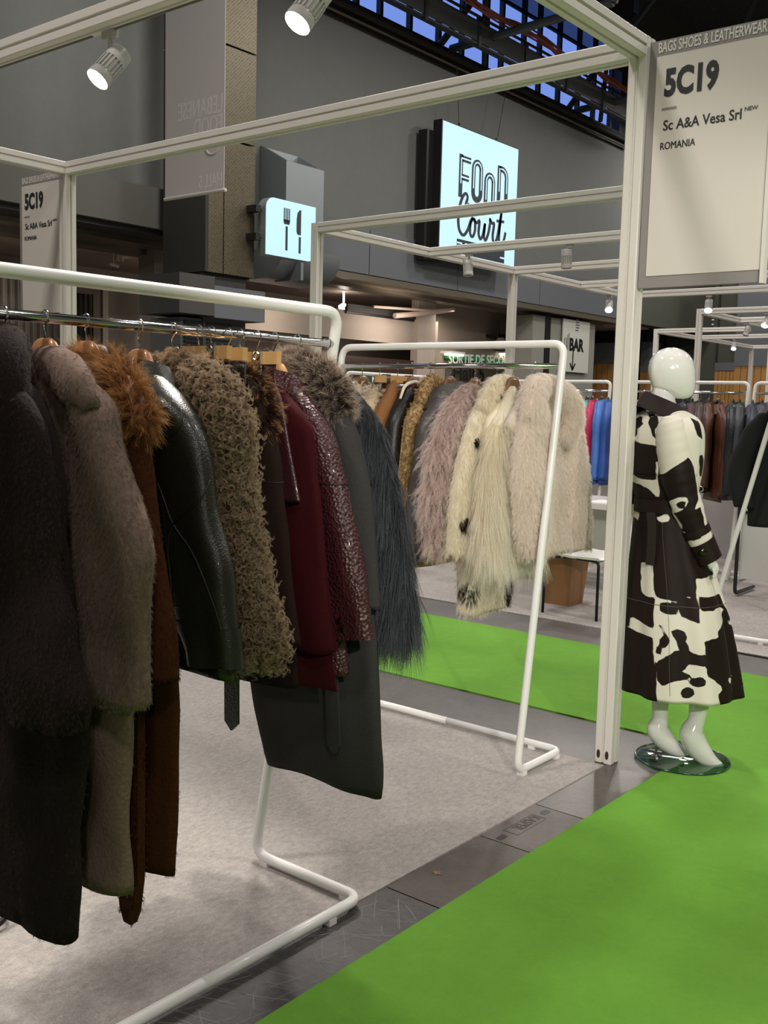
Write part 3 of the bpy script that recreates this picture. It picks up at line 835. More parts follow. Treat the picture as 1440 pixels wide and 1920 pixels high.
# stand number signs
M_sign_white = mat('sign_panel', '#d4cec4', .5)
M_sign_grey = mat('sign_frame_grey', '#8b8683', .55)
M_txt = mat('sign_text', '#26262a', .6)
M_txtw = mat('sign_text_white', '#d8d4cc', .6)
def stand_sign(x0, Y, label):
    t = thing('stand_sign', label, 'sign', (x0, Y, 2.05))
    MB().box((x0, Y, 2.05), (x0 + .512, Y + .022, 3.03)).build('frame', M_sign_grey, t)
    MB().box((x0 + .505, Y - .012, 2.045), (x0 + .52, Y + .026, 3.035)).build('edge_profile', M_alu, t)
    MB().box((x0 + .033, Y - .004, 2.097), (x0 + .503, Y, 2.967)).build('panel', M_sign_white, t)
    e, u = (1, 0, 0), (0, 0, 1)
    text('lettering_header', 'BAGS SHOES & LEATHERWEAR', .058, (x0 + .036, Y - .002, 2.982), e, u, M_txtw, t, bold=.0012, width=.436)
    text('lettering_number', '5C19', .142, (x0 + .072, Y - .006, 2.810), e, u, M_txt, t, bold=.006, width=.222)
    MB().box((x0 + .066, Y - .006, 2.752), (x0 + .128, Y - .004, 2.762)).build('dash', M_sign_grey, t)
    text('lettering_name', 'Sc A&A Vesa Srl', .057, (x0 + .075, Y - .006, 2.673), e, u, M_txt, t, bold=.0004, width=.318)
    text('lettering_new', 'NEW', .022, (x0 + .405, Y - .006, 2.70), e, u, mat('sign_text_blue', '#4d5560', .6), t, width=.05)
    text('lettering_country', 'ROMANIA', .041, (x0 + .066, Y - .006, 2.598), e, u, M_txt, t, width=.146)
    return t
stand_sign(-1.925, 4.03, 'large white stand sign reading 5C19 on the near corner post')
stand_sign(-6.60, 4.06, 'small looking white stand sign reading 5C19 on the far corner post')

# ================================================================ TRACK SPOTS
M_lamp = mat('lamp_white', '#b4b2ae', .4, coat=.2)
M_lens_on = mat('lamp_lens_lit', '#ffffff', .3, emit=('#fff1de', 40))
M_lens_off = mat('lamp_lens_dark', '#8a8a88', .2)
SPOTS = []
def track_spot(loc, aim, label, power=0, ang=62, s=1.0, group=None, lens=None):
    """loc = point on the beam underside; parts: adapter, stem, yoke, housing (fins), lens"""
    loc = np.array(loc, float)
    aim = np.array(aim, float); aim /= np.linalg.norm(aim)
    t = thing('track_spot', label, 'spotlight', tuple(loc), group=group)
    MB().box(loc + (-.035 * s, -.016 * s, -.03 * s), loc + (.035 * s, .016 * s, 0)).build('adapter', M_lamp, t)
    piv = loc + np.array([0, 0, -.085 * s])
    MB().tube([loc + (0, 0, -.02 * s), piv], .009 * s, 8).build('stem', M_chrome, t)
    c0 = piv - aim * .01 * s          # rear end of the housing
    up = np.array([0, 0, 1.0]); side = np.cross(aim, up); side /= np.linalg.norm(side)
    nrm = np.cross(side, aim)
    c0 = c0 - nrm * .03 * s - aim * .035 * s
    R, L = .046 * s, .165 * s
    hs = MB().lathe([(R * .55, 0), (R * .96, .004 * s), (R, .012 * s), (R, .06 * s), (R * .86, .062 * s), (R * .86, .125 * s), (R * .98, .127 * s), (R * 1.04, .14 * s), (R * 1.04, L)], c0, 22, aim).build('housing', M_lamp, t, smooth=True)
    b = MB()
    for k in range(18):
        a = 2 * PI * k / 18
        d = math.cos(a) * side + math.sin(a) * nrm
        b.obox(c0 + aim * .094 * s + d * R * .93, (.034 * s, .0035 * s, .0045 * s), (aim, np.cross(aim, d), d))
    b.build('fins', M_lamp, hs)
    MB().lathe([(R * .96, L), (R * .96, L + .002 * s), (R * .7, L + .006 * s), (R * .2, L + .008 * s)], c0, 22, aim).build('lens', lens or (M_lens_on if power else M_lens_off), t, smooth=True)
    if power:
        l = bpy.data.lights.new('spot_light', 'SPOT')
        l.energy = power; l.spot_size = math.radians(ang); l.spot_blend = .45; l.shadow_soft_size = .045 * s
        l.color = (1, .93, .83)
        o = bpy.data.objects.new('spot_light', l); COL.objects.link(o)
        o.location = c0 + aim * (L + .03 * s)
        o.rotation_euler = Vector(aim).to_track_quat('-Z', 'Y').to_euler()
    return t
SP = 135
ZT = TB
track_spot((-3.53, 2.575, ZT), (-.12, -.62, -.76), 'lit white track spot beside the tall grey banner', SP, 80)
track_spot((-2.45, 2.575, ZT), (-.16, -.55, -.80), 'lit white track spot cut by the top edge of the picture', SP, 80)
track_spot((-4.75, 2.575, ZT), (.25, -.5, -.8), 'assumed lit track spot on the cross beam past the left edge of the picture', SP, 80)  # unseen spot, assumed and added beyond the view
track_spot((-5.66, 8.2, ZT), (.15, -.1, -.95), 'unlit track spot on the rail in front of the food court sign')
track_spot((-4.59, 8.2, ZT), (.02, .05, -1), 'unlit track spot on the rail just left of the corner post')
track_spot((-6.14, 12.05, ZT), (.3, -.6, -.7), 'glaring track spot right against the left side of the corner post', 60, 90)
track_spot((-5.02, 12.5, ZT), (.2, -.55, -.8), 'lit track spot just under the large stand sign', 60, 90)
track_spot((-7.55, 20.2, ZT), (.15, -.6, -.8), 'lit track spot right of the mannequin head', 50, 90)
track_spot((gy(1398, 630, 16.6)[0], 16.6, ZT), (-.2, -.2, -.95), 'dim track spot over the brown jackets')
track_spot((gy(1436, 622, 15.0)[0], 15.0, ZT), (-.1, -.6, -.8), 'lit track spot at the right edge over the dark jackets', 50, 90)

# ================================================================ RAILS (clothes racks)
TR = .0165
def rack(label, foot, corner, along, length, topoff, H=1.815, rail_z=1.722, group=None, mtl=None, r=TR):
    """foot = floor end of the near upright; corner = where the base turns; along = unit direction of the rack; topoff = horizontal shift of the top bar from the foot"""
    foot, corner, along, topoff = [np.array(v, float) for v in (foot, corner, along, topoff)]
    z0 = .028
    t = thing('clothes_rack', label, 'clothes rack', (foot[0], foot[1], 0), group=group)
    def P(v, z): return np.array([v[0], v[1], z])
    far = lambda v: v + along * length
    m = mtl or M_white
    path = [P(corner + (far(corner) - corner) * .5, z0), P(corner, z0), P(foot, z0), P(foot + topoff, H), P(far(foot + topoff), H), P(far(foot), z0), P(far(corner), z0), P(corner + (far(corner) - corner) * .5, z0)]
    pts = fillet(path, .055, 8)
    MB().tube(pts, r, 14).build('tube_frame', m, t, smooth='all')
    k = rail_z / H
    a = P(foot + topoff * (rail_z - z0) / (H - z0), rail_z)
    MB().tube([a + np.append(along, 0) * .005, a + np.append(along, 0) * (length - .005)], .0125, 14).build('hanging_rail', M_chrome, t, smooth='all')
    for w in (.12, .88):
        for base in (foot, ):
            c = base + (corner - base) * w
            for q in (c, far(c)):
                MB().box((q[0] - .016, q[1] - .016, 0.004), (q[0] + .016, q[1] + .016, .02)).build('foot_pad', m, t)
    c = corner + along * .14
    MB().box((c[0] - .016, c[1] - .016, 0), (c[0] + .016, c[1] + .016, .02)).build('foot_pad', m, t)
    return t
rack('white tube rack holding the dark fur and leather coats', (-2.395, 2.325), (-1.932, 2.325), (0, -1), 1.27, (.315, .01), r=.017)
rack('white tube rack holding the white and cream fur jackets', (-2.155, 3.60), (-2.155, 3.965), (-1, 0), 1.235, (.0, .245))
rack('white rack end showing behind the fox collar', (-4.87, 3.62), (-4.87, 3.2), (-1, 0), 1.0, (0, -.1))
rack('small white rack behind the cream jackets', (-6.35, 8.4), (-6.75, 8.4), (0, -1), 1.25, (.1, 0))
rack('distant white rack of blue jackets left of the corner post', (-4.74, 9.2), (-4.74, 9.6), (-1, 0), 1.2, (0, .22))
rack('distant white rack of brown leather jackets behind the mannequin', (-3.36, 9.2), (-3.36, 9.6), (-1, 0), 1.2, (0, .22))
rack('distant white rack at the right edge holding grey jackets', (-2.1, 9.2), (-2.1, 9.6), (-1, 0), 1.2, (0, .22))
rack('white rack with leaning tube in front of the black coat', (-2.63, 6.85), (-2.2, 6.85), (0, 1), 1.25, (.42, .0))
# ================================================================ GARMENTS
import bmesh
def recalc(o):
    bm = bmesh.new(); bm.from_mesh(o.data)
    bmesh.ops.recalc_face_normals(bm, faces=bm.faces)
    bm.to_mesh(o.data); bm.free()

def sheath(stations, n=40, m=46, pw=2.5, folds=(5, .006), wob=.006, seed=0, lip=True, smoothk=5):
    """garment shape from horizontal sections: stations (z, x_left, x_right, y_centre, half_depth) from top to hem"""
    S = np.array(sorted(stations, key=lambda s: -s[0]), float)
    z = np.linspace(S[0, 0], S[-1, 0], m)
    # more rings where the width changes quickly
    dens = np.interp(z, S[::-1, 0], np.abs(np.gradient(S[::-1, 2] - S[::-1, 1])) + .05)
    cum = np.concatenate([[0], np.cumsum((dens[1:] + dens[:-1]) / 2)]); cum /= cum[-1]
    z = np.interp(np.linspace(0, 1, m), .5 * cum + .5 * np.linspace(0, 1, m), z)
    cols = [np.interp(z, S[::-1, 0], S[::-1, k]) for k in (1, 2, 3, 4)]
    ker = np.ones(smoothk) / smoothk
    for k in range(4):
        p = np.pad(cols[k], smoothk // 2, mode='edge')
        q = np.convolve(p, ker, 'valid'); q[0] = cols[k][0]; q[-1] = cols[k][-1]
        cols[k] = q
    xl, xr, yc, dp = cols
    th = np.linspace(0, 2 * PI, n, endpoint=False)
    ct, st_ = np.cos(th), np.sin(th)
    ex, ey = np.sign(ct) * np.abs(ct) ** (2 / pw), np.sign(st_) * np.abs(st_) ** (2 / pw)
    rings = []
    for i in range(m):
        t = i / (m - 1)
        w = (xr[i] - xl[i]) / 2
        A = folds[1] * min(1, .25 + t * 1.2) * np.sin(folds[0] * th + seed * 2.3 + 1.3 * math.sin(2.2 * z[i] * 2 + seed)) * (1 if i else 0)
        P = np.stack([(xl[i] + xr[i]) / 2 + w * ex, yc[i] + dp[i] * ey, np.full(n, z[i])], 1)
        if wob and i:
            A = A + wob * vnoise(P, 7.0, seed * 3.1) + wob * .5 * vnoise(P * (1, 1, .4), 19.0, seed)
        P[:, 0] += A * ct * .7; P[:, 1] += A * st_
        if i == m - 1:
            P[:, 2] += .006 * np.sin(2 * th + seed)
        rings.append(P)
    if lip:
        c = rings[-1].mean(0)
        for k, dz in ((.93, .004), (.90, .05)):
            q = c + (rings[-1] - c) * (k, k, 1); q[:, 2] = rings[-1][:, 2] + dz
            rings.append(q)
    b = MB(); b.loft(rings, True, True)
    b.rings = rings
    return b

def fur(part, n, L, rad, m, lift=.6, down=.5, jit=.25, clump=6, crad=.008, cf=.5, curl=0.0, turns=1.5, K=5, weight=None, mask=None, Lvar=.3, name='fur', side=0.0):
    me = part.data
    me.calc_loop_triangles()
    nv = len(me.vertices)
    V = np.empty(nv * 3, np.float32); me.vertices.foreach_get('co', V); V = V.reshape(-1, 3).astype(float)
    VN = np.empty(nv * 3, np.float32); me.vertex_normals.foreach_get('vector', VN); VN = VN.reshape(-1, 3).astype(float)
    T = np.empty(len(me.loop_triangles) * 3, np.int32); me.loop_triangles.foreach_get('vertices', T); T = T.reshape(-1, 3)
    a, b_, c = V[T[:, 0]], V[T[:, 1]], V[T[:, 2]]
    cr = np.cross(b_ - a, c - a); ar = np.linalg.norm(cr, axis=1) / 2
    fn = cr / (2 * ar[:, None] + 1e-12)
    w = ar.copy()
    if weight is not None: w *= weight((a + b_ + c) / 3, fn)
    g = max(1, n // clump)
    idx = NR.choice(len(T), g, p=w / w.sum())
    r1, r2 = np.sqrt(NR.random(g)), NR.random(g)
    bc = np.stack([1 - r1, r1 * (1 - r2), r1 * r2], 1)
    root = (V[T[idx]] * bc[:, :, None]).sum(1)
    nm = (VN[T[idx]] * bc[:, :, None]).sum(1); nm /= np.linalg.norm(nm, axis=1)[:, None] + 1e-9
    if mask is not None:
        k = mask(root); root, nm = root[k], nm[k]; g = len(root)
        if not g: return None
    D = lift * nm + down * np.array([side, 0, -1.0]) + jit * NR.normal(size=(g, 3))
    D /= np.linalg.norm(D, axis=1)[:, None]
    Lg = L * (1 + Lvar * NR.uniform(-1, 1, g))
    tipg = root + D * Lg[:, None]
    U = np.cross(nm, NR.normal(size=(g, 3))); U /= np.linalg.norm(U, axis=1)[:, None] + 1e-9
    W = np.cross(nm, U)
    ph = NR.random(g) * 2 * PI
    rep = lambda q: np.repeat(q, clump, 0)
    N = g * clump
    rr, aa = np.sqrt(NR.random(N)) * crad, NR.random(N) * 2 * PI
    R0 = rep(root) + (rr * np.cos(aa))[:, None] * rep(U) + (rr * np.sin(aa))[:, None] * rep(W) - rep(nm) * .0015
    Lc = rep(Lg) * (1 + .2 * NR.uniform(-1, 1, N))
    Dc = rep(D) + .12 * NR.normal(size=(N, 3)); Dc /= np.linalg.norm(Dc, axis=1)[:, None]
    tip = (R0 + Dc * Lc[:, None]) * (1 - cf) + rep(tipg) * cf
    mid = R0 + rep(nm) * (Lc * min(lift, 1) * .45)[:, None] + (tip - R0) * .28
    t = np.linspace(0, 1, K)
    P = ((1 - t) ** 2)[None, :, None] * R0[:, None] + (2 * t * (1 - t))[None, :, None] * mid[:, None] + (t ** 2)[None, :, None] * tip[:, None]
    if curl:
        an = 2 * PI * turns * t[None, :] + (rep(ph) + .3 * NR.normal(size=N))[:, None]
        amp = curl * np.minimum(1, t * 2.2)[None, :]
        P = P + (amp * np.cos(an))[..., None] * rep(U)[:, None] + (amp * np.sin(an))[..., None] * np.cross(Dc, rep(U))[:, None]
    hc = bpy.data.hair_curves.new(name)
    hc.add_curves([K] * N)
    hc.attributes['position'].data.foreach_set('vector', P.astype(np.float32).ravel())
    at = hc.attributes.new('radius', 'FLOAT', 'POINT')
    at.data.foreach_set('value', np.tile(rad * (1 - .8 * t), N).astype(np.float32))
    hc.materials.append(m)
    o = bpy.data.objects.new(name, hc); COL.objects.link(o)
    o.parent = part
    o['kind'] = 'stuff'
    return o

def facing(face, back=.3, xmin=None, low=.35):
    """sampling weight: dense on the side that shows, thinner on what neighbours hide"""
    def f(c, n):
        w = np.where(n[:, 1] * face < -.35, back, 1.0)
        if xmin is not None: w = w * np.where(c[:, 0] < xmin, low, 1.0)
        return w
    return f

def hanger(loc, rotz, zt, label, wood, ztop=1.7365, flat=False, w=.125):
    t = thing('coat_hanger', label, 'hanger', loc, rotz)
    if flat:
        MB().box((-w, -.009, zt - .022), (w, .009, zt + .012)).build('bar', wood, t, local=True)
        for x in (-w * .55, w * .55):
            cp = MB().box((x - .014, -.016, zt - .05), (x + .014, -.010, zt + .018)).box((x - .014, .010, zt - .05), (x + .014, .016, zt + .018)).build('clip', M_chrome, t, local=True)
            MB().tube([(x + .012 * math.cos(a), -.018, zt + .0 + .010 * math.sin(a)) for a in np.linspace(0, 2 * PI, 10, endpoint=False)], .0016, 5, closed=True).build('spring', M_chrome, cp, local=True)
    else:
        P = spline([(-w, 0, zt - .125), (-w * .6, 0, zt - .07), (-.04, 0, zt - .006), (0, 0, zt), (.04, 0, zt - .006), (w * .6, 0, zt - .07), (w, 0, zt - .125)], 24)
        rings = []
        for i, p in enumerate(P):
            k = 1 - .45 * abs(p[0]) / w
            a = np.linspace(0, 2 * PI, 12, endpoint=False)
            rings.append(np.stack([np.full(12, p[0]), .011 * np.cos(a) * (1.2 - .2 * k), p[2] - .018 + .030 * k * np.sin(a)], 1))
        MB().loft(rings).build('shoulder_bar', wood, t, local=True, smooth=True)
    hk = [(0, 0, zt), (.003, 0, zt + .02), (-.003, 0, zt + .04), (.014, 0, ztop - .024)] + [(.0165 * math.cos(a), 0, ztop - .0145 + .0165 * math.sin(a)) for a in np.linspace(-.6, PI + .5, 9)]
    MB().tube(spline(hk, 30), .0019, 6).build('hook', M_chrome, t, local=True)
    return t

M_hanger = mat('hanger_beech', '#c08a5c', .35, coat=.5, var=(12, '#a8703f', .25, (1, 1, .2)))
M_hanger2 = mat('hanger_walnut', '#7a5636', .4, coat=.4, var=(12, '#624326', .25))
M_hanger3 = mat('hanger_pine', '#cfa873', .5, var=(10, '#b88d56', .25, (.3, 1, 1)))

def garment(name, label, cat, loc, rotz, body, sleeve, m_body, m_sleeve=None, face=-1, far='mirror', seed=0, group=None, folds=(5, .006), wob=.006, res=(40, 46), sfolds=(3, .004), pw=2.5):
    t = thing(name, label, cat, loc, rotz, group)
    b = sheath(body, res[0], res[1], pw, folds, wob, seed)
    ob = b.build('body', m_body, t, local=True, smooth='all'); recalc(ob)
    sl = sheath(sleeve, max(20, res[0] - 10), res[1], 2.2, sfolds, wob, seed + 5)
    os_ = sl.build('sleeve', m_sleeve or m_body, t, local=True, smooth='all'); recalc(os_)
    of = None
    if far is not None:
        fs_ = [(z, -xr, -xl, y, d) for z, xl, xr, y, d in sleeve] if far == 'mirror' else far
        sf = sheath(fs_, max(16, res[0] - 16), max(14, res[1] - 10), 2.2, sfolds, wob, seed + 9)
        of = sf.build('sleeve', m_sleeve or m_body, t, local=True, smooth='all'); recalc(of)
    return t, ob, os_, of, sl, b

def body_st(sh, shz, hem, wl, wr, d, zn=1.63, y=0.0, mid=None, nw=.055, dn=.04):
    """standard body: neck, sloping shoulders, chest, hem between wl and wr"""
    ch = shz - .12
    s = [(zn, -nw, nw, y, dn), (zn - .03, -nw - .045, nw + .045, y, dn + .006), (shz + .03, -sh + .05, sh - .05, y, d * .85), (shz, -sh, sh, y, d * .9),
         (shz - .05, -sh - .005, sh + .005, y, d), (ch, max(-sh - .02, wl), min(sh + .02, wr), y, d)]
    if mid: s += mid
    s.append((hem, wl, wr, y, d * 1.12))
    return s

def slv(pts, y, d):
    z0, a0, c0 = pts[0]
    top = [(z0 + .075, a0 * .45, a0 * .45 + .02, y * .35, d * .35), (z0 + .05, a0 * .5, a0 * .5 + (c0 - a0 * .5) * .45, y * .6, d * .62), (z0 + .025, a0 * .7, a0 * .6 + (c0 - a0 * .6) * .78, y * .85, d * .82)]
    return top + [(z, a, c, y, d) for z, a, c in pts]

def surf_line(rings, uv, r, name, m, parent, grow=1.012):
    """piping along a garment surface: uv = (position across the showing side 0..1, ring number)"""
    n = len(rings[0]); pts = []
    for u, i in spline(uv, 28):
        i = min(max(i, 0), len(rings) - 1.01); k = int(i); f = i - k
        j = (PI + u * PI) / (2 * PI) * n; q = int(j); g = j - q
        R = rings[k] * (1 - f) + rings[k + 1] * f
        p = R[q % n] * (1 - g) + R[(q + 1) % n] * g
        c = R.mean(0); pts.append(c + (p - c) * grow)
    return MB().tube(pts, r, 6).build(name, m, parent, local=True, smooth='all')

def ring_seam(rings, i, grow, r, name, m, parent):
    R = rings[i]; c = R.mean(0)
    q = c + (R - c) * grow
    return MB().tube(q, r, 6, closed=True).build(name, m, parent, local=True, smooth='all')

def cuff(rings, i0, i1, grow, m, parent, name='cuff'):
    rr = []
    for i in (i0, *range(i0, i1 + 1), i1):
        rr.append(None)
    idx = list(range(i0, i1 + 1))
    rs = []
    c = rings[i0].mean(0); rs.append(c + (rings[i0] - c) * (grow - .035))
    for i in idx:
        c = rings[i].mean(0); rs.append(c + (rings[i] - c) * (grow, grow, 1))
    c = rings[i1].mean(0); rs.append(c + (rings[i1] - c) * (.9, .9, 1))
    return MB().loft(rs, False, False).build(name, m, parent, local=True, smooth=True)

def roll(pts, radii, m, parent, name='collar', n=14, flat=1.0):
    P = spline(pts, 34)
    r = np.interp(np.linspace(0, 1, 34), np.linspace(0, 1, len(radii)), radii)
    o = MB().tube(P, r, n).build(name, m, parent, local=True, smooth='all'); recalc(o)
    return o

def lapel_collar(m, parent, face, zn=1.615, w=.085, h=.06, d=.055, flare=.035, name='collar', tilt=0.0, open_=.5):
    """folded collar round the neck, open towards -face"""
    ph = np.linspace(-PI + open_, PI - open_, 40)
    rings = []
    for p in ph:
        # angle 0 = the nape, on the 'face' side
        dx, dy = math.sin(p), face * math.cos(p)
        k = abs(p) / PI
        base = np.array([dx * w * (1 + .15 * k), dy * d, zn - .05 * k])
        out = np.array([dx, dy, 0])
        f = flare * (1 + 1.2 * k)
        sec = [base + out * .0, base + (0, 0, h), base + out * .008 + (0, 0, h + .006), base + out * (f + .006) + (0, 0, -.012 - .05 * k), base + out * f + (0, 0, -.016 - .05 * k), base + out * .008 + (0, 0, h - .012)]
        rings.append(np.array(sec))
    o = MB().loft(rings).build(name, m, parent, local=True, smooth=True)
    return o

RX = -2.092         # first rail
F1 = -1             # the side of each coat that shows
hang = lambda y, zt, what, wood=M_hanger, **k: hanger((RX, y, 0), k.pop('rz', rnd.uniform(-.08, .08)), zt, what, wood, **k)

# ---- 1 dark brown sheared long coat
m1 = mat('dark_shearling', '#1a1412', .9, var=(9, '#231b19', .25), bump=(120, .35), sheen=.03, tint='#6b5a52', spec=.1)
h1 = hair_mat('dark_shearling_hair', '#15100e', '#473a36', .3, trans=.2)
t1, b1, s1, f1, _, _ = garment('fur_coat', 'long dark brown sheared fur coat at the left edge', 'coat', (RX, 1.20, 0), .0,
    body_st(.27, 1.50, .405, -.33, .325, .05, zn=1.645, mid=[(.9, -.33, .33, 0, .055)]),
    slv([(1.53, .16, .27), (1.48, .15, .305), (1.38, .135, .325), (1.22, .05, .35), (1.06, .09, .40), (.95, .17, .44), (.895, .21, .40)], -.06, .045), m1, seed=1, folds=(4, .018), wob=.022, sfolds=(3, .012))
c1_ = roll([(-.22, -.05, 1.488), (-.15, -.035, 1.588), (-.06, .01, 1.643), (.04, .02, 1.653), (.12, -.02, 1.623), (.17, -.05, 1.568), (.20, -.06, 1.508)], [.03, .045, .05, .05, .048, .045, .03], m1, t1)
for p, n in ((b1, 16000), (s1, 15000), (c1_, 9000)):
    fur(p, int(n * 1.5), .0085, .00034, h1, .55, .8, .16, 5, .004, .2, weight=facing(-1))
hang(1.245, 1.655, 'hanger inside the dark brown coat at the left edge', M_hanger)

# ---- 2 taupe sheared coat
m2 = mat('taupe_shearling', '#66554d', .9, var=(8, '#776459', .25), bump=(110, .4), sheen=.1, tint='#a08c80', spec=.1)
h2 = hair_mat('taupe_hair', '#5a4a42', '#8f7b70', .15, trans=.25)
t2, b2, s2, f2_, _, _ = garment('fur_coat', 'taupe grey sheared fur coat with thick folded collar', 'coat', (RX, 1.335, 0), .02,
    body_st(.25, 1.51, .455, -.31, .318, .045, zn=1.62, mid=[(.9, -.31, .327, 0, .045)]),
    slv([(1.545, .18, .25), (1.50, .17, .285), (1.376, .172, .36), (1.24, .170, .432), (1.05, .165, .422), (.905, .158, .410)], -.03, .048), m2, seed=2, folds=(4, .012), wob=.018, sfolds=(3, .010))
c2_ = roll([(-.22, -.05, 1.53), (-.13, -.02, 1.59), (-.04, .02, 1.615), (.05, .0, 1.615), (.14, -.03, 1.60), (.215, -.055, 1.565), (.268, -.06, 1.525)], [.03, .04, .042, .043, .044, .04, .022], m2, t2)
for p, n in ((b2, 12000), (s2, 26000), (c2_, 9000)):
    fur(p, int(n * 1.5), .0085, .00034, h2, .55, .8, .16, 5, .004, .2, weight=facing(-1))
hang(1.347, 1.665, 'beech hanger holding the taupe fur coat')

# ---- 3 rust brown coat with fox collar
m3 = mat('rust_shearling', '#351b0d', .88, var=(9, '#452511', .25), bump=(110, .4), sheen=.06, tint='#b06a38', spec=.1)
h3 = hair_mat('rust_hair', '#2f170b', '#5c331b', .2, trans=.2)
t3, b3, s3, f3_, _, _ = garment('fur_coat', 'rust brown sheared fur coat with bushy fox collar', 'coat', (RX, 1.452, 0), -.02,
    body_st(.235, 1.49, .465, -.31, .335, .04, zn=1.61, mid=[(.9, -.3, .35, 0, .04)]),
    slv([(1.53, .16, .23), (1.48, .155, .262), (1.42, .165, .28), (1.25, .185, .322), (1.10, .195, .36), (.935, .205, .392)], -.035, .04), m3, seed=3, wob=.01)
for p, n in ((b3, 9000), (s3, 13000)):
    fur(p, int(n * 1.5), .008, .00034, h3, .55, .8, .16, 5, .004, .2, weight=facing(-1))
c3_ = roll([(-.22, -.04, 1.53), (-.13, -.02, 1.585), (-.04, .02, 1.605), (.05, .02, 1.60), (.13, -.01, 1.575), (.20, -.03, 1.535), (.25, -.035, 1.49), (.268, -.035, 1.465)], [.035, .042, .042, .042, .045, .045, .035, .018], mat('fox_skin', '#6b3d1c', .9), t3)
fur(c3_, 20000, .045, .00036, hair_mat('fox_hair', '#512c14', '#c09563', .4, mid=(.55, '#855629')), .6, .35, .22, 6, .006, .4, K=6, side=-1.2)
bl = MB(); bl.loft([np.array([(a, -.075, z), (c, -.075, z), (c, -.055, z), (a, -.055, z)]) for z, a, c in [(.95, .222, .308), (.6, .222, .310), (.47, .226, .308), (.39, .241, .294), (.36, .256, .28)]])
bt = bl.build('belt', m3, t3, local=True, smooth=True)
recalc(bt); fur(bt, 3500, .010, .00042, h3, .8, .5, .3, 5, .003, .4)
hang(1.456, 1.665, 'beech hanger holding the coat with the fox collar')

# ---- 4 olive black leather jacket
m4 = mat('olive_leather', '#1b1b15', .36, var=(6, '#24241b', .3), bump=(260, .12, 'voronoi'), bump2=(9, .45), coat=.1)
t4, b4, s4, f4_, sl4, bb4 = garment('leather_jacket', 'olive black leather jacket with piped shoulder seams and wide cuff', 'jacket', (RX, 1.60, 0), .0,
    body_st(.24, 1.51, .90, -.33, .37, .045, zn=1.615, mid=[(1.2, -.28, .3, 0, .05)]),
    slv([(1.545, .12, .22), (1.515, .10, .262), (1.48, .10, .295), (1.40, .15, .325), (1.30, .178, .352), (1.15, .212, .405), (1.04, .243, .428), (.945, .30, .437)], -.045, .05), m4, seed=4, folds=(6, .008), wob=.014, sfolds=(3, .008))
lapel_collar(m4, t4, -1, zn=1.60, w=.095, h=.045, d=.05, flare=.04)
cuff(sl4.rings, 38, 45, 1.06, m4, s4)
M_pipe4 = mat('leather_piping', '#15160f', .5)
surf_line(sl4.rings, [(.98, 17), (.8, 20), (.6, 22), (.42, 24), (.28, 28), (.22, 36)], .0026, 'armhole_seam', M_pipe4, s4)
surf_line(sl4.rings, [(.22, 15), (.32, 20), (.45, 24.5), (.62, 29), (.74, 35), (.78, 39)], .0024, 'sleeve_seam', M_pipe4, s4)
surf_line(sl4.rings, [(.9, 7), (.75, 10), (.5, 12), (.2, 13)], .0024, 'yoke_seam', M_pipe4, s4)
hang(1.61, 1.655, 'beech hanger holding the olive black leather jacket')

# ---- 5 curly lamb coat
m5 = mat('curly_skin', '#6e5c48', .95, bump=(40, .6))
h5 = hair_mat('curly_hair', '#5e4c3c', '#c2ab90', .2, mid=(.5, '#8f7a63'))
t5, b5, s5, f5_, _, _ = garment('curly_lamb_coat', 'beige curly lamb coat with matching shaggy collar', 'coat', (RX, 1.712, 0), .0,
    body_st(.25, 1.50, .90, -.31, .37, .04, zn=1.61, mid=[(1.2, -.28, .3, 0, .045)]),
    slv([(1.53, .19, .275), (1.45, .185, .305), (1.296, .205, .32), (1.11, .235, .375), (.99, .27, .435), (.93, .31, .42)], -.03, .045), m5, seed=5)
c5_ = roll([(-.20, -.04, 1.510), (-.11, -.01, 1.585), (-.02, .02, 1.605), (.08, 0, 1.600), (.17, -.03, 1.570), (.24, -.04, 1.535), (.285, -.04, 1.480), (.31, -.04, 1.440)], [.03, .038, .04, .042, .045, .045, .04, .025], m5, t5)
for p, n, L in ((s5, 20000, .032), (b5, 8000, .03), (c5_, 9000, .04)):
    fur(p, int(n * 1.35), L * .8, .00048, h5, .7, .35, .4, 7, .0035, .7, curl=.0075, turns=1.7, K=10, weight=facing(-1))
hang(1.715, 1.655, 'hanger holding the beige curly lamb coat')

# ---- 6 black leather trousers on a clip hanger
def clip_piece(name, label, y, xs, m, hem, zt=1.645, d=.008, rz=.0):
    t = thing(name, label, 'trousers', (RX, y, 0), rz)
    st = [(zt, xs[0], xs[1], 0, d), (zt - .06, xs[0], xs[1], 0, d * 1.3)] + [(z, a, c, 0, d * 1.6) for z, a, c in xs[2]]
    b = sheath(st, 28, 34, 3.0, (4, .002), .004, y * 7)
    o = b.build('leg_panel', m, t, local=True, smooth='all'); recalc(o)
    return t, b
m6 = mat('black_leather', '#191715', .4, bump=(200, .14, 'voronoi'), bump2=(9, .2), coat=.1)
t6, b6 = clip_piece('leather_trousers', 'black leather trousers clipped by the waistband next to the curly coat', 1.845, (-.13, .135, [(1.41, -.14, .165), (1.0, -.15, .17), (.82, -.15, .16)]), m6, .8)
MB().tube(b6.rings[6], .003, 6, closed=True).build('waist_seam', mat('seam_black', '#0d0c0b', .6), t6, local=True, smooth='all')
hang(1.845, 1.67, 'pine clip hanger holding the black leather trousers', M_hanger3, flat=True, w=.13, rz=0)
hang(1.80, 1.672, 'pine bar hanger hanging nearly hidden behind the curly coat', M_hanger3, flat=True, w=.12, rz=0)
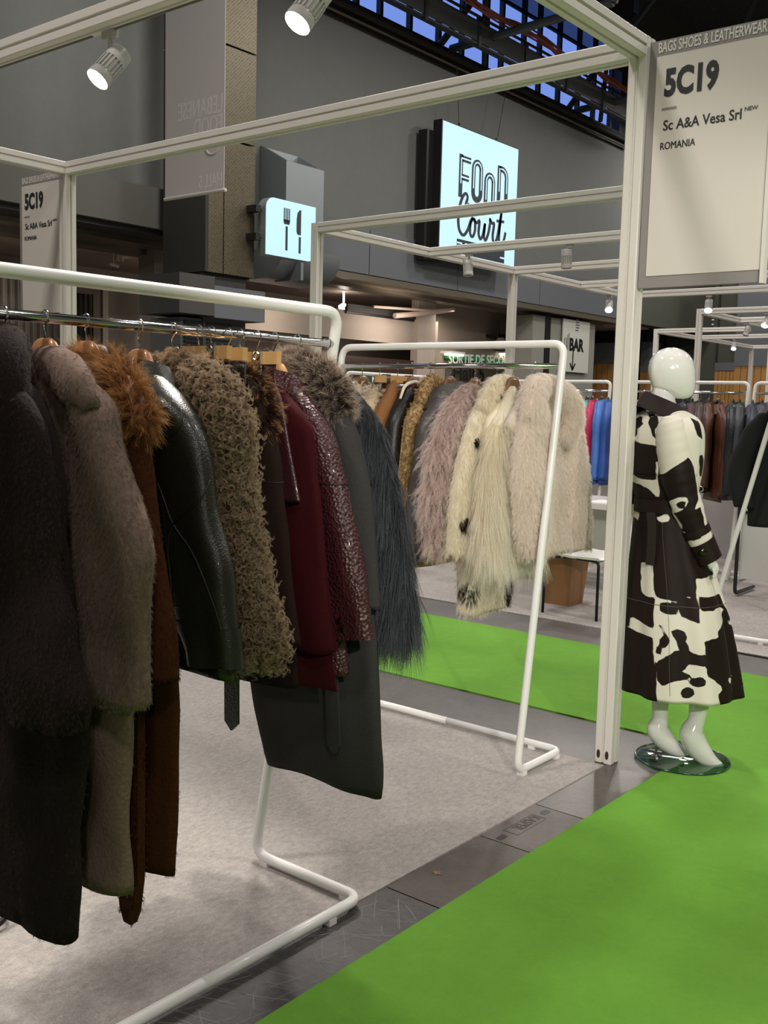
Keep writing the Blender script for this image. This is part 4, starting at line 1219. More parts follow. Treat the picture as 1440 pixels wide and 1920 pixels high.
# belt end hanging below
tb = thing('leather_belt', 'black leather belt end hanging below the burgundy hem', 'belt', (RX, 1.85, 0))
b = MB(); b.loft([np.array([(a, -.035, z), (c, -.035, z), (c, -.028, z), (a, -.028, z)]) for z, a, c in [(1.2, .098, .146), (.80, .096, .148), (.695, .098, .150), (.673, .122, .126)]]).build('strap', m6, tb, local=True)

# ---- 7 dark brown suede coat with mottled fur collar
m7 = mat('brown_suede', '#1d1310', .88, var=(10, '#251915', .3), bump=(160, .2), sheen=.03, tint='#6a4f45', spec=.1)
t7, b7, s7, f7_, sl7, _ = garment('suede_coat', 'dark brown suede coat with mottled black and gold fur collar', 'coat', (RX, 1.905, 0), 0,
    body_st(.19, 1.47, .80, -.25, .28, .026, zn=1.60), slv([(1.52, .10, .17), (1.46, .09, .208), (1.40, .09, .225), (1.27, .11, .247), (1.07, .13, .281), (.925, .15, .311)], -.03, .03), m7, seed=7)
ring_seam(sl7.rings, 18, 1.012, .0022, 'yoke_seam', mat('seam_brown', '#1a110e', .7), s7)
c7_ = roll([(-.16, -.03, 1.50), (-.08, -.01, 1.58), (.0, .0, 1.60), (.08, -.03, 1.585), (.14, -.045, 1.55), (.165, -.05, 1.50), (.16, -.05, 1.45)], [.025, .035, .035, .035, .035, .032, .018], m7, t7)
fur(c7_, 5000, .045, .0005, hair_mat('mottled_hair', '#1c120d', '#c79a63', .5, mid=(.65, '#3d2a1d')), .9, .4, .35, 6, .006, .5, K=5)
hang(1.905, 1.645, 'hanger holding the dark brown suede coat', M_hanger3)

# ---- 8 burgundy leather trousers on clip hanger
m8 = mat('burgundy_leather', '#290f13', .42, var=(8, '#351418', .3), bump=(170, .18, 'voronoi'), bump2=(10, .25), coat=.15)
t8, b8 = clip_piece('leather_trousers', 'burgundy leather trousers on a chrome clip hanger', 1.948, (-.14, .14, [(1.55, -.14, .165), (1.48, -.14, .182), (1.285, -.14, .235), (1.28, -.14, .236)]), m8, 1.2, rz=.0)
hang(1.948, 1.665, 'clip hanger holding the burgundy leather trousers', M_hanger3, flat=True, w=.15, rz=0)

# ---- 9 wine velvet coat
m9 = mat('wine_suede', '#2b070c', .85, var=(6, '#370a10', .3), bump=(150, .15), sheen=.25, tint='#b02838', spec=.1)
t9, b9, s9, f9_, _, _ = garment('velvet_coat', 'wine red velvety coat next to the burgundy textured leather', 'coat', (RX, 2.01, 0), 0,
    body_st(.21, 1.49, .775, -.28, .32, .028, zn=1.60, mid=[(1.0, -.24, .27, 0, .03)]), slv([(1.52, .13, .19), (1.49, .125, .23), (1.34, .135, .26), (1.06, .165, .296), (.885, .185, .333)], -.02, .026), m9, seed=9)
hang(2.01, 1.64, 'hanger holding the wine red velvety coat', M_hanger3)

# ---- 10 burgundy textured leather coat
m10 = mat('ostrich_leather', '#2e1014', .42, var=(60, '#401a1f', .2), bump=(110, .45, 'voronoi'), bump2=(8, .35), coat=.05)
t10, b10, s10, f10_, sl10, _ = garment('leather_coat', 'burgundy textured leather coat with buttoned cuff', 'coat', (RX, 2.085, 0), 0,
    body_st(.21, 1.49, .80, -.28, .30, .03, zn=1.605), slv([(1.53, .11, .20), (1.49, .105, .235), (1.44, .11, .265), (1.30, .155, .31), (1.13, .205, .37), (1.02, .245, .40), (.925, .285, .415)], -.035, .036), m10, seed=10, sfolds=(3, .007), wob=.01)
lapel_collar(m10, t10, -1, zn=1.59, w=.085, h=.045, d=.035, flare=.03)
cuff(sl10.rings, 39, 45, 1.05, m10, s10)
ring_seam(sl10.rings, 19, 1.012, .0025, 'yoke_seam', mat('seam_wine', '#230b0e', .5), s10)
for z, x in ((.975, .335), (.955, .345)):
    MB().lathe([(.009, 0), (.009, .004), (.006, .006)], (x, -.077, z), 12, (0, -1, 0)).build('button', mat('horn_button', '#1b0c0c', .25), s10, local=True, smooth=True)
hang(2.078, 1.645, 'hanger holding the burgundy textured leather coat', M_hanger3)

# ---- 11 charcoal wool coat, raccoon collar
m11 = mat('charcoal_wool', '#302f2f', .95, var=(120, '#3d3c3b', .25), bump=(180, .25), sheen=.15, spec=.1)
t11, b11, s11, f11_, _, _ = garment('wool_coat', 'long charcoal wool coat with bushy silver brown fur collar', 'coat', (RX, 2.172, 0), 0,
    body_st(.22, 1.49, .445, -.10, .345, .032, zn=1.61, mid=[(1.2, -.24, .27, 0, .035), (.9, -.22, .315, 0, .04), (.67, -.165, .335, 0, .05), (.5, -.11, .352, 0, .055)]),
    slv([(1.53, .14, .21), (1.47, .135, .258), (1.34, .155, .302), (1.12, .19, .338), (.985, .21, .352)], -.03, .034), m11, seed=11, folds=(5, .010))
c11_ = roll([(-.18, -.04, 1.53), (-.11, -.02, 1.595), (-.03, .01, 1.63), (.04, 0, 1.625), (.11, -.02, 1.595), (.165, -.03, 1.55), (.19, -.03, 1.505)], [.035, .042, .045, .045, .045, .042, .02], mat('raccoon_skin', '#2a221d', .9), t11)
fur(c11_, 22000, .042, .00036, hair_mat('raccoon_hair', '#2a201b', '#d2c0ad', .35, mid=(.55, '#5a4a40')), .8, .2, .28, 6, .006, .4, K=6, side=-.4)
b = MB(); b.loft([np.array([(a, -.075, z), (c, -.075, z), (c, -.068, z), (a, -.068, z)]) for z, a, c in [(.93, .19, .235), (.72, .205, .252), (.59, .213, .262), (.565, .235, .248)]])
b.build('belt', m11, t11, local=True)
hang(2.171, 1.65, 'hanger holding the charcoal wool coat', M_hanger3)

# ---- 12 blue black long hair goat coat
m12 = mat('goat_skin_dark', '#1b1c1f', .9)
h12 = hair_mat('goat_dark_hair', '#1d1f22', '#5d6067', .4, rough=.35, trans=.15)
t12, b12, s12, f12_, _, _ = garment('goat_hair_coat', 'blue black long haired goat fur coat at the rack end', 'coat', (RX, 2.285, 0), 0,
    body_st(.21, 1.52, .90, -.26, .30, .032, zn=1.61), slv([(1.56, .10, .17), (1.50, .10, .225), (1.41, .12, .272), (1.26, .16, .325), (1.04, .20, .37), (.92, .22, .385)], -.025, .036), m12, seed=12)
for p, n in ((s12, 11000), (b12, 7000)):
    fur(p, int(n * .4), .05, .0005, h12, .4, .9, .12, 6, .006, .3, K=4, weight=lambda c, nn: np.where(c[:, 2] > 1.38, 1.0, 0.0) + 1e-9)
    fur(p, int(n * 1.3), .12, .00055, h12, .25, 1.0, .08, 8, .010, .5, K=6, weight=facing(-1), Lvar=.35)
hang(2.30, 1.655, 'hanger holding the blue black long haired coat', M_hanger3)
# ---------------------------------------------------------------- second rail: the pale furs
RY = 3.845
Q = -PI / 2
def g2(X, *a, **k):
    return garment(*a[:3], (X, RY, 0), Q + k.pop('dr', 0), *a[3:], face=1, **k)
def hang2(X, zt, what, wood=M_hanger2, **k):
    return hanger((X, RY, 0), Q + rnd.uniform(-.1, .1), zt, what, wood, **k)

# ivory fur with deep collar
mi = mat('ivory_skin', '#cfc3b4', .9)
hi_ = hair_mat('ivory_hair', '#ecdfd3', '#fffaf4', .06, trans=.5)
ti, bi, si, fi, _, _ = g2(-2.292, 'fur_jacket', 'ivory fur jacket nearest the leaning upright, with deep fluffy collar', 'jacket',
    body_st(.21, 1.50, .90, -.36, .12, .05, zn=1.62, mid=[(1.2, -.34, .15, 0, .055)]),
    slv([(1.57, .03, .15), (1.48, -.01, .19), (1.36, -.04, .215), (1.22, -.05, .21), (1.06, -.03, .185), (.95, .0, .145), (.90, .03, .10)], .05, .058), mi,
    far=[(1.56, -.27, -.17, .02, .05), (1.46, -.37, -.20, .02, .055), (1.25, -.46, -.27, .02, .055), (1.0, -.50, -.31, .02, .055), (.89, -.49, -.33, .02, .05)], seed=21, wob=.014)
ci = roll([(.16, .07, 1.50), (.13, .06, 1.575), (.06, .04, 1.63), (-.04, .02, 1.645), (-.13, .04, 1.625), (-.21, .06, 1.57), (-.23, .06, 1.48), (-.18, .065, 1.40)], [.035, .048, .05, .05, .05, .05, .045, .03], mi, ti)
for p, n, L in ((si, 20000, .042), (bi, 15000, .03), (ci, 14000, .042), (fi, 9000, .026)):
    fur(p, int(n * 1.6), L * .62, .0004, hi_, .5, .75, .14, 6, .006, .22, K=5, weight=facing(1, .35))
hang2(-2.292, 1.665, 'walnut hanger inside the ivory fur jacket')

# white long hair goat
mg = mat('goat_skin_white', '#d6cfb8', .9)
hg = hair_mat('goat_white_hair', '#e6dabd', '#fffcf2', .14, rough=.4, trans=.45)
tg, bg_, sg, fg, _, _ = g2(-2.40, 'goat_hair_jacket', 'creamy white jacket of long straight goat hair', 'jacket',
    body_st(.20, 1.50, .88, -.26, .24, .045, zn=1.60), slv([(1.56, .05, .12), (1.48, .05, .20), (1.38, .06, .255), (1.25, .07, .285), (1.08, .07, .30), (.93, .04, .28)], .04, .045), mg, seed=22)
for p, n in ((sg, 13000), (bg_, 8000)):
    fur(p, int(n * .5), .05, .0005, hg, .4, .9, .12, 6, .006, .3, K=4, weight=lambda c, nn: np.where(c[:, 2] > 1.36, 1.0, 0.0) + 1e-9)
    fur(p, int(n * 1.3), .13, .00055, hg, .24, 1.0, .08, 8, .010, .5, K=6, weight=facing(1, .35), Lvar=.35)
hang2(-2.40, 1.665, 'walnut hanger holding the white goat hair jacket')

# white fur with dark spots
ms = mat('spotted_skin', '#cdc3ae', .9)
hs_ = hair_mat('spotted_hair', '#e8dec6', '#fbf6e6', .06, trans=.5)
hk_ = hair_mat('spot_dark_hair', '#17110e', '#3b2a20', .3)
SPOT = np.array([(.10, .05, 1.60), (.06, .07, 1.56), (.245, .09, 1.40), (.30, .06, 1.05), (.235, .10, 1.36), (-.02, .06, 1.58), (.20, .03, .74), (-.10, .06, .72), (-.14, .05, .80), (.18, .05, 1.2)])
SR = np.array([.030, .022, .030, .032, .018, .03, .05, .07, .06, .02])
spot = lambda P: (np.linalg.norm(P[:, None] - SPOT[None], axis=2) < SR[None]).any(1)
ts, bs, ss, fs2, _, _ = g2(-2.485, 'fur_coat', 'white fur coat with black spots on collar and sleeve', 'coat',
    body_st(.20, 1.50, .635, -.12, .20, .05, zn=1.61, mid=[(1.1, -.22, .25, 0, .055), (.8, -.15, .22, 0, .06)]),
    slv([(1.57, .06, .15), (1.50, .07, .23), (1.39, .10, .285), (1.24, .14, .335), (1.08, .17, .362), (.92, .19, .358)], .03, .045), ms, seed=23)
cs = roll([(.18, .05, 1.53), (.11, .04, 1.60), (.03, .03, 1.645), (-.06, .03, 1.635), (-.13, .05, 1.58)], [.03, .042, .042, .042, .03], ms, ts)
for p, n, L in ((ss, 12000, .035), (bs, 13000, .035), (cs, 8000, .035)):
    fur(p, int(n * 1.4), L * .7, .0004, hs_, .5, .75, .15, 6, .006, .25, K=5, weight=facing(1, .35), mask=lambda P: ~spot(P))
    fur(p, n * 4, L * .85, .00042, hk_, .5, .75, .2, 6, .004, .3, K=5, weight=facing(1, .35), mask=spot, name='spot_fur')
hang2(-2.485, 1.67, 'walnut hanger holding the spotted white fur coat')

# pinkish taupe tibetan lamb
mt = mat('tibet_skin', '#8d7a74', .9)
ht = hair_mat('tibet_hair', '#b79e95', '#fff0e8', .15, trans=.45)
tt, bt_, st2, ft2, _, _ = g2(-2.60, 'lamb_fur_jacket', 'pinkish taupe wavy lamb fur jacket beside the spotted white coat', 'jacket',
    body_st(.22, 1.50, .92, -.26, .27, .05, zn=1.61), slv([(1.57, .10, .18), (1.50, .11, .27), (1.35, .13, .335), (1.16, .16, .36), (1.0, .16, .335), (.93, .14, .30)], .03, .055), mt, seed=24)
for p, n in ((st2, 19000), (bt_, 9000)):
    fur(p, int(n * 1.2), .075, .0004, ht, .5, .85, .2, 7, .007, .6, curl=.005, turns=2.4, K=10, weight=facing(1, .35))
hang2(-2.60, 1.66, 'walnut hanger holding the pinkish lamb fur jacket')

# grey leather, tan shearling, black leather, suede, creams
mgl = mat('grey_leather', '#45413d', .45, bump=(180, .15, 'voronoi'), bump2=(8, .25))
tq, _, sq, _, _, _ = g2(-2.735, 'leather_jacket', 'grey brown leather jacket with pale worn collar edge', 'jacket', body_st(.20, 1.50, .85, -.25, .26, .04, zn=1.61), slv([(1.56, .09, .15), (1.47, .10, .25), (1.3, .14, .29), (1.1, .17, .32), (.9, .18, .33)], .03, .04), mgl, seed=25, res=(32, 34))
lapel_collar(mgl, tq, 1, zn=1.60, w=.08, h=.05, d=.05, flare=.035)
hang2(-2.735, 1.665, 'walnut hanger holding the grey brown leather jacket')
mtn = mat('tan_curl', '#9c7f54', .95, var=(40, '#b3966a', .25), bump=(60, .9, 'voronoi'))
tn, bn_, sn, _, _, _ = g2(-2.85, 'shearling_coat', 'tan tightly curled shearling coat with upright collar', 'coat', body_st(.17, 1.50, .80, -.22, .23, .04, zn=1.61), slv([(1.56, .06, .13), (1.47, .08, .195), (1.3, .10, .21), (1.1, .11, .22), (.9, .12, .23)], .03, .04), mtn, seed=26)
cn = roll([(.13, .05, 1.55), (.09, .04, 1.61), (.03, .03, 1.65), (-.05, .04, 1.62)], [.025, .032, .032, .025], mtn, tn)
for p, n in ((sn, 9000), (cn, 2500)):
    fur(p, n, .014, .0005, hair_mat('tan_hair', '#8a6d45', '#c9ac7c', .2), .8, .3, .4, 6, .003, .7, curl=.003, turns=1.5, K=7, weight=facing(1, .3))
hang2(-2.85, 1.665, 'walnut hanger holding the tan shearling coat')
mbl = mat('black_leather_b', '#191513', .4, bump2=(9, .3), bump=(180, .12, 'voronoi'))
tb2, _, _, _, _, _ = g2(-2.95, 'leather_jacket', 'black leather jacket with cream lining edge at the neck', 'jacket', body_st(.18, 1.49, .85, -.22, .23, .04, zn=1.61), slv([(1.56, .07, .13), (1.48, .09, .20), (1.3, .11, .23), (1.0, .13, .25), (.9, .14, .25)], .03, .04), mbl, seed=27, res=(32, 34))
roll([(.13, .03, 1.57), (.08, .02, 1.63), (.0, .02, 1.65), (-.06, .03, 1.62)], [.006, .008, .008, .006], mat('cream_lining', '#d8d0c2', .9), tb2, 'lining')
hang2(-2.95, 1.665, 'walnut hanger holding the black leather jacket')
msd = mat('tan_suede', '#7a4f28', .9, var=(8, '#8c6034', .3), bump=(120, .2), sheen=.2)
tsu, _, _, _, _, _ = g2(-3.04, 'suede_jacket', 'tan brown suede jacket hung from a pine clip hanger', 'jacket', body_st(.17, 1.52, .85, -.22, .23, .035, zn=1.62), slv([(1.58, .07, .13), (1.50, .09, .185), (1.3, .11, .2), (.9, .13, .22)], .03, .035), msd, seed=28, res=(32, 30))
hanger((-3.04, RY, 0), Q, 1.665, 'pine clip hanger holding the tan suede jacket', M_hanger3, flat=True, w=.16)
for k, (X, cl_, nm) in enumerate(((-3.15, '#c9b694', 'cream fluffy jacket beside the tan suede'), (-3.26, '#d6c9ad', 'cream fluffy jacket last on the far end of the pale rail'))):
    mm = mat('cream_skin_%d' % k, cl_, .9)
    tcf, bcf, scf, _, _, _ = g2(X, 'fur_jacket', nm, 'jacket', body_st(.17, 1.50, .85, -.2, .2, .04, zn=1.61), slv([(1.56, .07, .12), (1.48, .08, .18), (1.3, .1, .19), (.9, .12, .2)], .03, .04), mm, seed=29 + k, res=(28, 28))
    for p in (scf, bcf):
        fur(p, 3500, .035, .0006, hi_, .8, .4, .3, 6, .006, .4, weight=facing(1, .3))
    hang2(X, 1.665, 'hanger holding the %s' % nm)

# ================================================================ MANNEQUIN
ROOT = np.array([-1.735, 4.30, 0.0])
r_ = np.array([.7763, .6300, 0]); r_ /= np.linalg.norm(r_)
v_ = np.array([-.6278, .7784, 0]); v_ /= np.linalg.norm(v_)
UP = np.array([0, 0, 1.0])
def hz(px, py, dep=0.0):
    """photo point on the upright plane through the mannequin, dep metres nearer"""
    d = _ray(px, py); o = ROOT - v_ * dep - np.array([0, 0, 0]); c0 = np.array([0, 0, CAMH])
    t = ((o - c0) @ v_) / (d @ v_)
    P = c0 + d * t
    return float((P - ROOT) @ r_), float(P[2])
W3 = lambda h, z, dep=0.0: ROOT + r_ * h - v_ * dep + UP * z
man = thing('mannequin', 'glossy white egg head mannequin standing on a round glass base', 'mannequin', tuple(ROOT))
M_gloss = mat('gloss_white', '#dcdcd6', .12, coat=1.0)
def hloft(st, dep=0.0, m=28, n=32, pw=2.0, top=True):
    """rounded solid from (py, px_left, px_right, half_depth) stations"""
    S = []
    for py, a, c, d in st:
        h0, z = hz(a, py, dep); h1, _ = hz(c, py, dep)
        S.append((z, h0, h1, d))
    S = np.array(sorted(S, key=lambda s: -s[0]))
    P = spline(S, m)
    th = np.linspace(0, 2 * PI, n, endpoint=False)
    rings = [np.array([W3((a + c) / 2 + (c - a) / 2 * np.cos(t), z, dep + d * np.sin(t)) for t in th]) for z, a, c, d in P]
    return rings
hd = hloft([(651.5, 1256, 1264, .004), (653, 1246, 1273, .028), (657, 1236, 1283, .046), (664, 1227, 1292, .060), (675, 1219.5, 1299, .071), (690, 1216, 1303, .077), (704, 1217, 1304, .076), (718, 1221, 1304, .070), (730, 1226, 1302, .060), (739, 1240, 1298, .048), (745, 1256, 1292, .032), (747.5, 1270, 1284, .010)], m=40)
MB().loft(hd).build('head', M_gloss, man, smooth='all')
nk = hloft([(722, 1226, 1270, .045), (735, 1222, 1267, .046), (750, 1219, 1266, .047), (768, 1212, 1274, .055), (790, 1200, 1285, .07)], m=16)
MB().loft(nk).build('neck', M_gloss, man, smooth='all')
def limb(pts, dep, name, dz=0):
    C, R = [], []
    for px, py, r in pts:
        h, z = hz(px, py, dep); C.append(W3(h, z, dep)); R.append(r / FPX * (4.64 - dep))
    P = spline(np.column_stack([np.array(C), R]), 40)
    o = MB().tube(P[:, :3], P[:, 3], 18).build(name, M_gloss, man, smooth='all')
    return o
limb([(1239, 1240, 22), (1239, 1290, 18), (1238, 1325, 15), (1237, 1348, 15), (1233, 1367, 20), (1243, 1384, 19), (1258, 1398, 16), (1272, 1407, 12), (1286, 1412, 7)], .0, 'leg')
lg2 = limb([(1316, 1240, 26), (1314, 1290, 22), (1310, 1328, 17.5), (1305, 1352, 16), (1297, 1374, 22), (1304, 1395, 22), (1320, 1416, 18), (1336, 1430, 13), (1352, 1438, 8)], .06, 'leg')
for k in range(5):
    h, z = hz(1340 + k * 4.2, 1437 + k * 1.1, .06 - .0)
    c = W3(h, z, .085 - k * .016)
    MB().lathe([(.003, -.016), (.008, -.010), (.0095, 0), (.007, .008), (.002, .011)], c, 10, r_ - UP * .25 - v_ * .15).build('toe', M_gloss, lg2, smooth='all')
# base
DC = np.array([-1.728, 4.305, 0])
M_base = glass('base_glass', '#cfe3d6', .22)
MB().lathe([(.198, .004), (.203, .006), (.203, .011), (.198, .013)], DC, 48).build('base', M_base, man, smooth=True)
MB().tube([DC + (.2035 * math.cos(a), .2035 * math.sin(a), .0085) for a in np.linspace(0, 2 * PI, 60, endpoint=False)], .0042, 6, closed=True).build('base_rim', mat('glass_edge', '#0f3a2a', .15, coat=.5), man, smooth='all')
hx_, hz_ = hz(1231, 1392, -.01)
rp = W3(hx_, .012, -.01)
MB().tube([rp, rp + (0, 0, .13)], .006, 10).build('support_rod', M_chrome, man)
MB().lathe([(.028, .013), (.028, .018), (.012, .020), (.012, .034)], (rp[0], rp[1], 0), 16).build('rod_fitting', M_chrome, man)
MB().box(rp + (-.03, -.008, .016), rp + (.03, .008, .024)).build('rod_clamp', M_chrome, man)

# cow hide coat, worn by the mannequin
coat = thing('cowhide_trench_coat', 'dark brown and white cowhide trench coat worn by the mannequin', 'coat', tuple(ROOT + (0, 0, .3)))
Z8 = lambda L: [(1150 + x / 4.172, 640 + y / 4.172) for x, y in L]
Z6 = lambda L: [(720 + x / 2, 960 + y / 2) for x, y in L]
def ell(cx, cy, rx, ry, rot=0, n=12):
    return [(cx + rx * math.cos(t) * math.cos(rot) - ry * math.sin(t) * math.sin(rot), cy + rx * math.cos(t) * math.sin(rot) + ry * math.sin(t) * math.cos(rot)) for t in np.linspace(0, 2 * PI, n, endpoint=False)]
DARK_BODY = [Z8(q) for q in (
    [(120, 500), (225, 500), (235, 540), (222, 590), (210, 640), (218, 720), (185, 785), (165, 840), (120, 900)],
    [(285, 525), (350, 530), (342, 585), (300, 602)], [(225, 605), (258, 598), (256, 650), (215, 692)],
    [(284, 640), (300, 605), (352, 585), (346, 640), (318, 690), (312, 762), (298, 752), (294, 690)],
    [(165, 850), (190, 790), (320, 815), (360, 850), (350, 905), (322, 930), (318, 1000), (330, 1078), (230, 1082), (185, 1040), (168, 930)],
    [(185, 1105), (280, 1150), (340, 1215), (190, 1215)], [(330, 930), (400, 1180), (420, 1240), (350, 1240), (340, 1080)],
    [(560, 600), (640, 640), (660, 760), (600, 740)], [(630, 890), (672, 878), (700, 930), (690, 1060), (660, 1040), (640, 940)])]
DARK_BODY += [Z6(q) for q in (
    [(880, -60), (1300, -60), (1250, 100), (1240, 236), (1142, 238), (1145, 312), (1085, 290), (1140, 318), (1000, 312), (1000, 200), (970, 190), (965, 305), (880, 290)],
    [(880, 300), (1000, 315), (992, 425), (930, 395), (880, 400)], [(1012, 332), (1050, 323), (1080, 336), (1070, 366), (1030, 366), (1012, 350)],
    [(1055, 318), (1146, 316), (1150, 397), (1075, 370), (1085, 345)], [(1152, 303), (1255, 303), (1270, 345), (1215, 356), (1150, 350)],
    [(1250, 370), (1278, 348), (1300, 400), (1258, 398)], ell(1020, 418, 16, 9, .4), ell(1078, 438, 30, 17, .2), ell(1088, 470, 26, 16, .5), ell(1026, 466, 16, 24, .5), ell(1008, 497, 10, 16, .3),
    [(996, 545), (1060, 492), (1110, 489), (1130, 507), (1167, 505), (1167, 550), (1110, 543), (1083, 570), (1112, 582), (1108, 597), (1050, 608), (1012, 620), (996, 608)],
    ell(1138, 605, 31, 17, -.1), ell(1102, 646, 27, 20, -.3),
    [(870, 425), (990, 458), (996, 700), (870, 680)], ell(914, 405, 20, 34),
    [(1165, 456), (1230, 450), (1224, 430), (1262, 408), (1305, 425), (1360, 700), (1225, 700), (1214, 655), (1236, 640), (1228, 622), (1200, 600), (1170, 582)])]
HOLES_BODY = [Z8(q) for q in ([(330, 1370), (360, 1362), (400, 1338), (428, 1365), (415, 1395), (370, 1412), (340, 1402)], [(205, 1310), (240, 1318), (232, 1420), (205, 1390)], [(275, 1420), (298, 1410), (300, 1450), (285, 1560), (276, 1460)])] + [Z6([(1264, 606), (1292, 600), (1280, 626)]), Z6([(970, 190), (1000, 195), (998, 312), (965, 305)])]
DARK_SLV = [Z8([(350, 1070), (440, 1000), (500, 955), (575, 908), (612, 945), (655, 1100), (665, 1240), (700, 1380), (716, 1430), (710, 1482), (682, 1500), (686, 1530), (625, 1562), (570, 1500), (485, 1345), (430, 1250)]), Z8([(625, 1640), (700, 1590), (900, 1560), (900, 1850), (640, 1850)])]
HOLES_SLV = [Z8([(448, 1252), (500, 1218), (545, 1214), (576, 1242), (560, 1262), (568, 1292), (525, 1318), (488, 1342)]), Z8([(620, 1320), (650, 1255), (668, 1235), (672, 1290)])]
ISL_SLV = [Z8(ell(520, 1272, 34, 24, -.1))]
def sdf(P, poly):
    """signed distance (positive inside) of 2-D points to a polygon"""
    A = np.array(poly); B = np.roll(A, -1, 0)
    d = np.full(len(P), 1e9); inside = np.zeros(len(P), bool)
    for a, b in zip(A, B):
        e = b - a; w = P - a
        t = np.clip((w @ e) / (e @ e + 1e-12), 0, 1)
        d = np.minimum(d, np.linalg.norm(w - t[:, None] * e, axis=1))
        cnd = (a[1] > P[:, 1]) != (b[1] > P[:, 1])
        with np.errstate(divide='ignore', invalid='ignore'):
            xi = (b[0] - a[0]) * (P[:, 1] - a[1]) / (b[1] - a[1]) + a[0]
        inside ^= cnd & (P[:, 0] < xi)
    return np.where(inside, d, -d)
def hide_attr(o, off, dark, holes, isl=(), dep=.1):
    """how deep each vertex lies inside a dark patch of the hide (metres)"""
    me = o.data
    V = np.array([v.co for v in me.vertices]) + off
    H = np.stack([(V - ROOT) @ r_, V[:, 2]], 1)
    H = H + .0035 * np.stack([vnoise(V, 40, 1.0), vnoise(V, 40, 9.0)], 1) + .006 * np.stack([vnoise(V, 14, 3.0), vnoise(V, 14, 5.0)], 1)
    cv = lambda q: [hz(x, y, dep) for x, y in q]
    f = np.full(len(V), -1.0)
    for q in dark: f = np.maximum(f, sdf(H, cv(q)))
    for q in holes: f = np.minimum(f, -sdf(H, cv(q)))
    for q in isl: f = np.maximum(f, sdf(H, cv(q)))
    a = me.attributes.new('hide', 'FLOAT', 'POINT')
    a.data.foreach_set('value', np.clip(f, -.05, .05).astype(np.float32))
M_hide = bpy.data.materials.new('cow_hide'); M_hide.use_nodes = True
N, Lk = M_hide.node_tree.nodes, M_hide.node_tree.links
p_ = N['Principled BSDF']; p_.inputs['Roughness'].default_value = .62; p_.inputs['Specular IOR Level'].default_value = .2
at_ = N.new('ShaderNodeAttribute'); at_.attribute_name = 'hide'
mr_ = N.new('ShaderNodeMapRange'); mr_.inputs['From Min'].default_value = -.0012; mr_.inputs['From Max'].default_value = .0012
mx_ = N.new('ShaderNodeMix'); mx_.data_type = 'RGBA'
mx_.inputs[6].default_value = (*lin('#d3cfc0'), 1); mx_.inputs[7].default_value = (*lin('#1a0f0b'), 1)
Lk.new(at_.outputs['Fac'], mr_.inputs['Value']); Lk.new(mr_.outputs['Result'], mx_.inputs[0]); Lk.new(mx_.outputs[2], p_.inputs['Base Color'])
M_hide_dark = mat('hide_dark', '#1c110d', .6, bump=(120, .1), spec=.2)
# body panels: rings matched to the outline
ED = [(766, 1216, 1274, 1.5), (774, 1203, 1288, 1.75), (784, 1193, 1300, 1.7), (802, 1186, 1309, 1.55), (830, 1183, 1312, 1.4), (870, 1185, 1311, 1.3), (905, 1189, 1306, 1.25), (945, 1196, 1300, 1.2), (975, 1191, 1302, 1.2), (1010, 1187, 1312, 1.15), (1080, 1180, 1338, 1.1), (1160, 1173, 1362, 1.05), (1230, 1168, 1376, 1.0), (1288, 1165, 1384, 1.0)]
AL = math.radians(25)
fwd = r_ * math.cos(AL) + v_ * math.sin(AL)
lft = -r_ * math.sin(AL) + v_ * math.cos(AL)
S = []
for py, a, c, k in ED:
    h0, z = hz(a, py); h1, _ = hz(c, py)
    S.append((z, (h0 + h1) / 2, (h1 - h0) / 2, k))
S = spline(S, 120)
th = np.linspace(0, 2 * PI, 150, endpoint=False)
rings = []
for i, (z, cx, hw, k) in enumerate(S):
    hx = hw / math.sqrt(math.cos(AL) ** 2 + (k * math.sin(AL)) ** 2)
    t = max(0, (i / 119 - .45) / .55)
    fold = 1 + t * .045 * np.sin(7 * th + 1.0) + t * .02 * np.sin(13 * th + .5)
    ct, st_ = np.cos(th), np.sin(th)
    rings.append(ROOT + cx * r_ + (hx * ct * fold)[:, None] * fwd + (k * hx * st_ * fold)[:, None] * lft + UP * z)
c = rings[-1].mean(0)
rings += [c + (rings[-1] - c) * (.97, .97, 1) + (0, 0, .004), c + (rings[-1] - c) * (.96, .96, 1) + (0, 0, .06)]
bo = MB().loft(rings, True, False).build('body', M_hide, coat, smooth='all')
hide_attr(bo, ROOT + (0, 0, .3), DARK_BODY, HOLES_BODY)
M_seam = mat('hide_seam', '#4f4a42', .7)
for k in (28, 60, 92, 122, 135):
    MB().tube([rings[i][k] for i in range(72, 120, 3)], .0009, 5).build('panel_seam', M_seam, bo, smooth='all')
zi = int(np.argmin(np.abs(S[:, 0] - hz(1218, 1116)[1])))
MB().tube(rings[zi], .0014, 5, closed=True).build('panel_seam', M_seam, bo, smooth='all')
# storm flap on the back
fl0 = []
for i in range(14, 52, 2):
    fl0.append([rings[i][k % 150] for k in range(70, 116)])
fr_ = []
for row in fl0:
    row = np.array(row); cc = np.array([rings[20].mean(0)[0], rings[20].mean(0)[1], 0])
    fr_.append(row + (row - cc) * (.035, .035, 0))
fb_ = MB().loft([np.array(q) for q in fr_], False, False, closed=False).build('storm_flap', M_hide, coat, smooth='all')
md = fb_.modifiers.new('thickness', 'SOLIDIFY'); md.thickness = .005; md.offset = 0
hide_attr(fb_, ROOT + (0, 0, .3), DARK_BODY, HOLES_BODY)
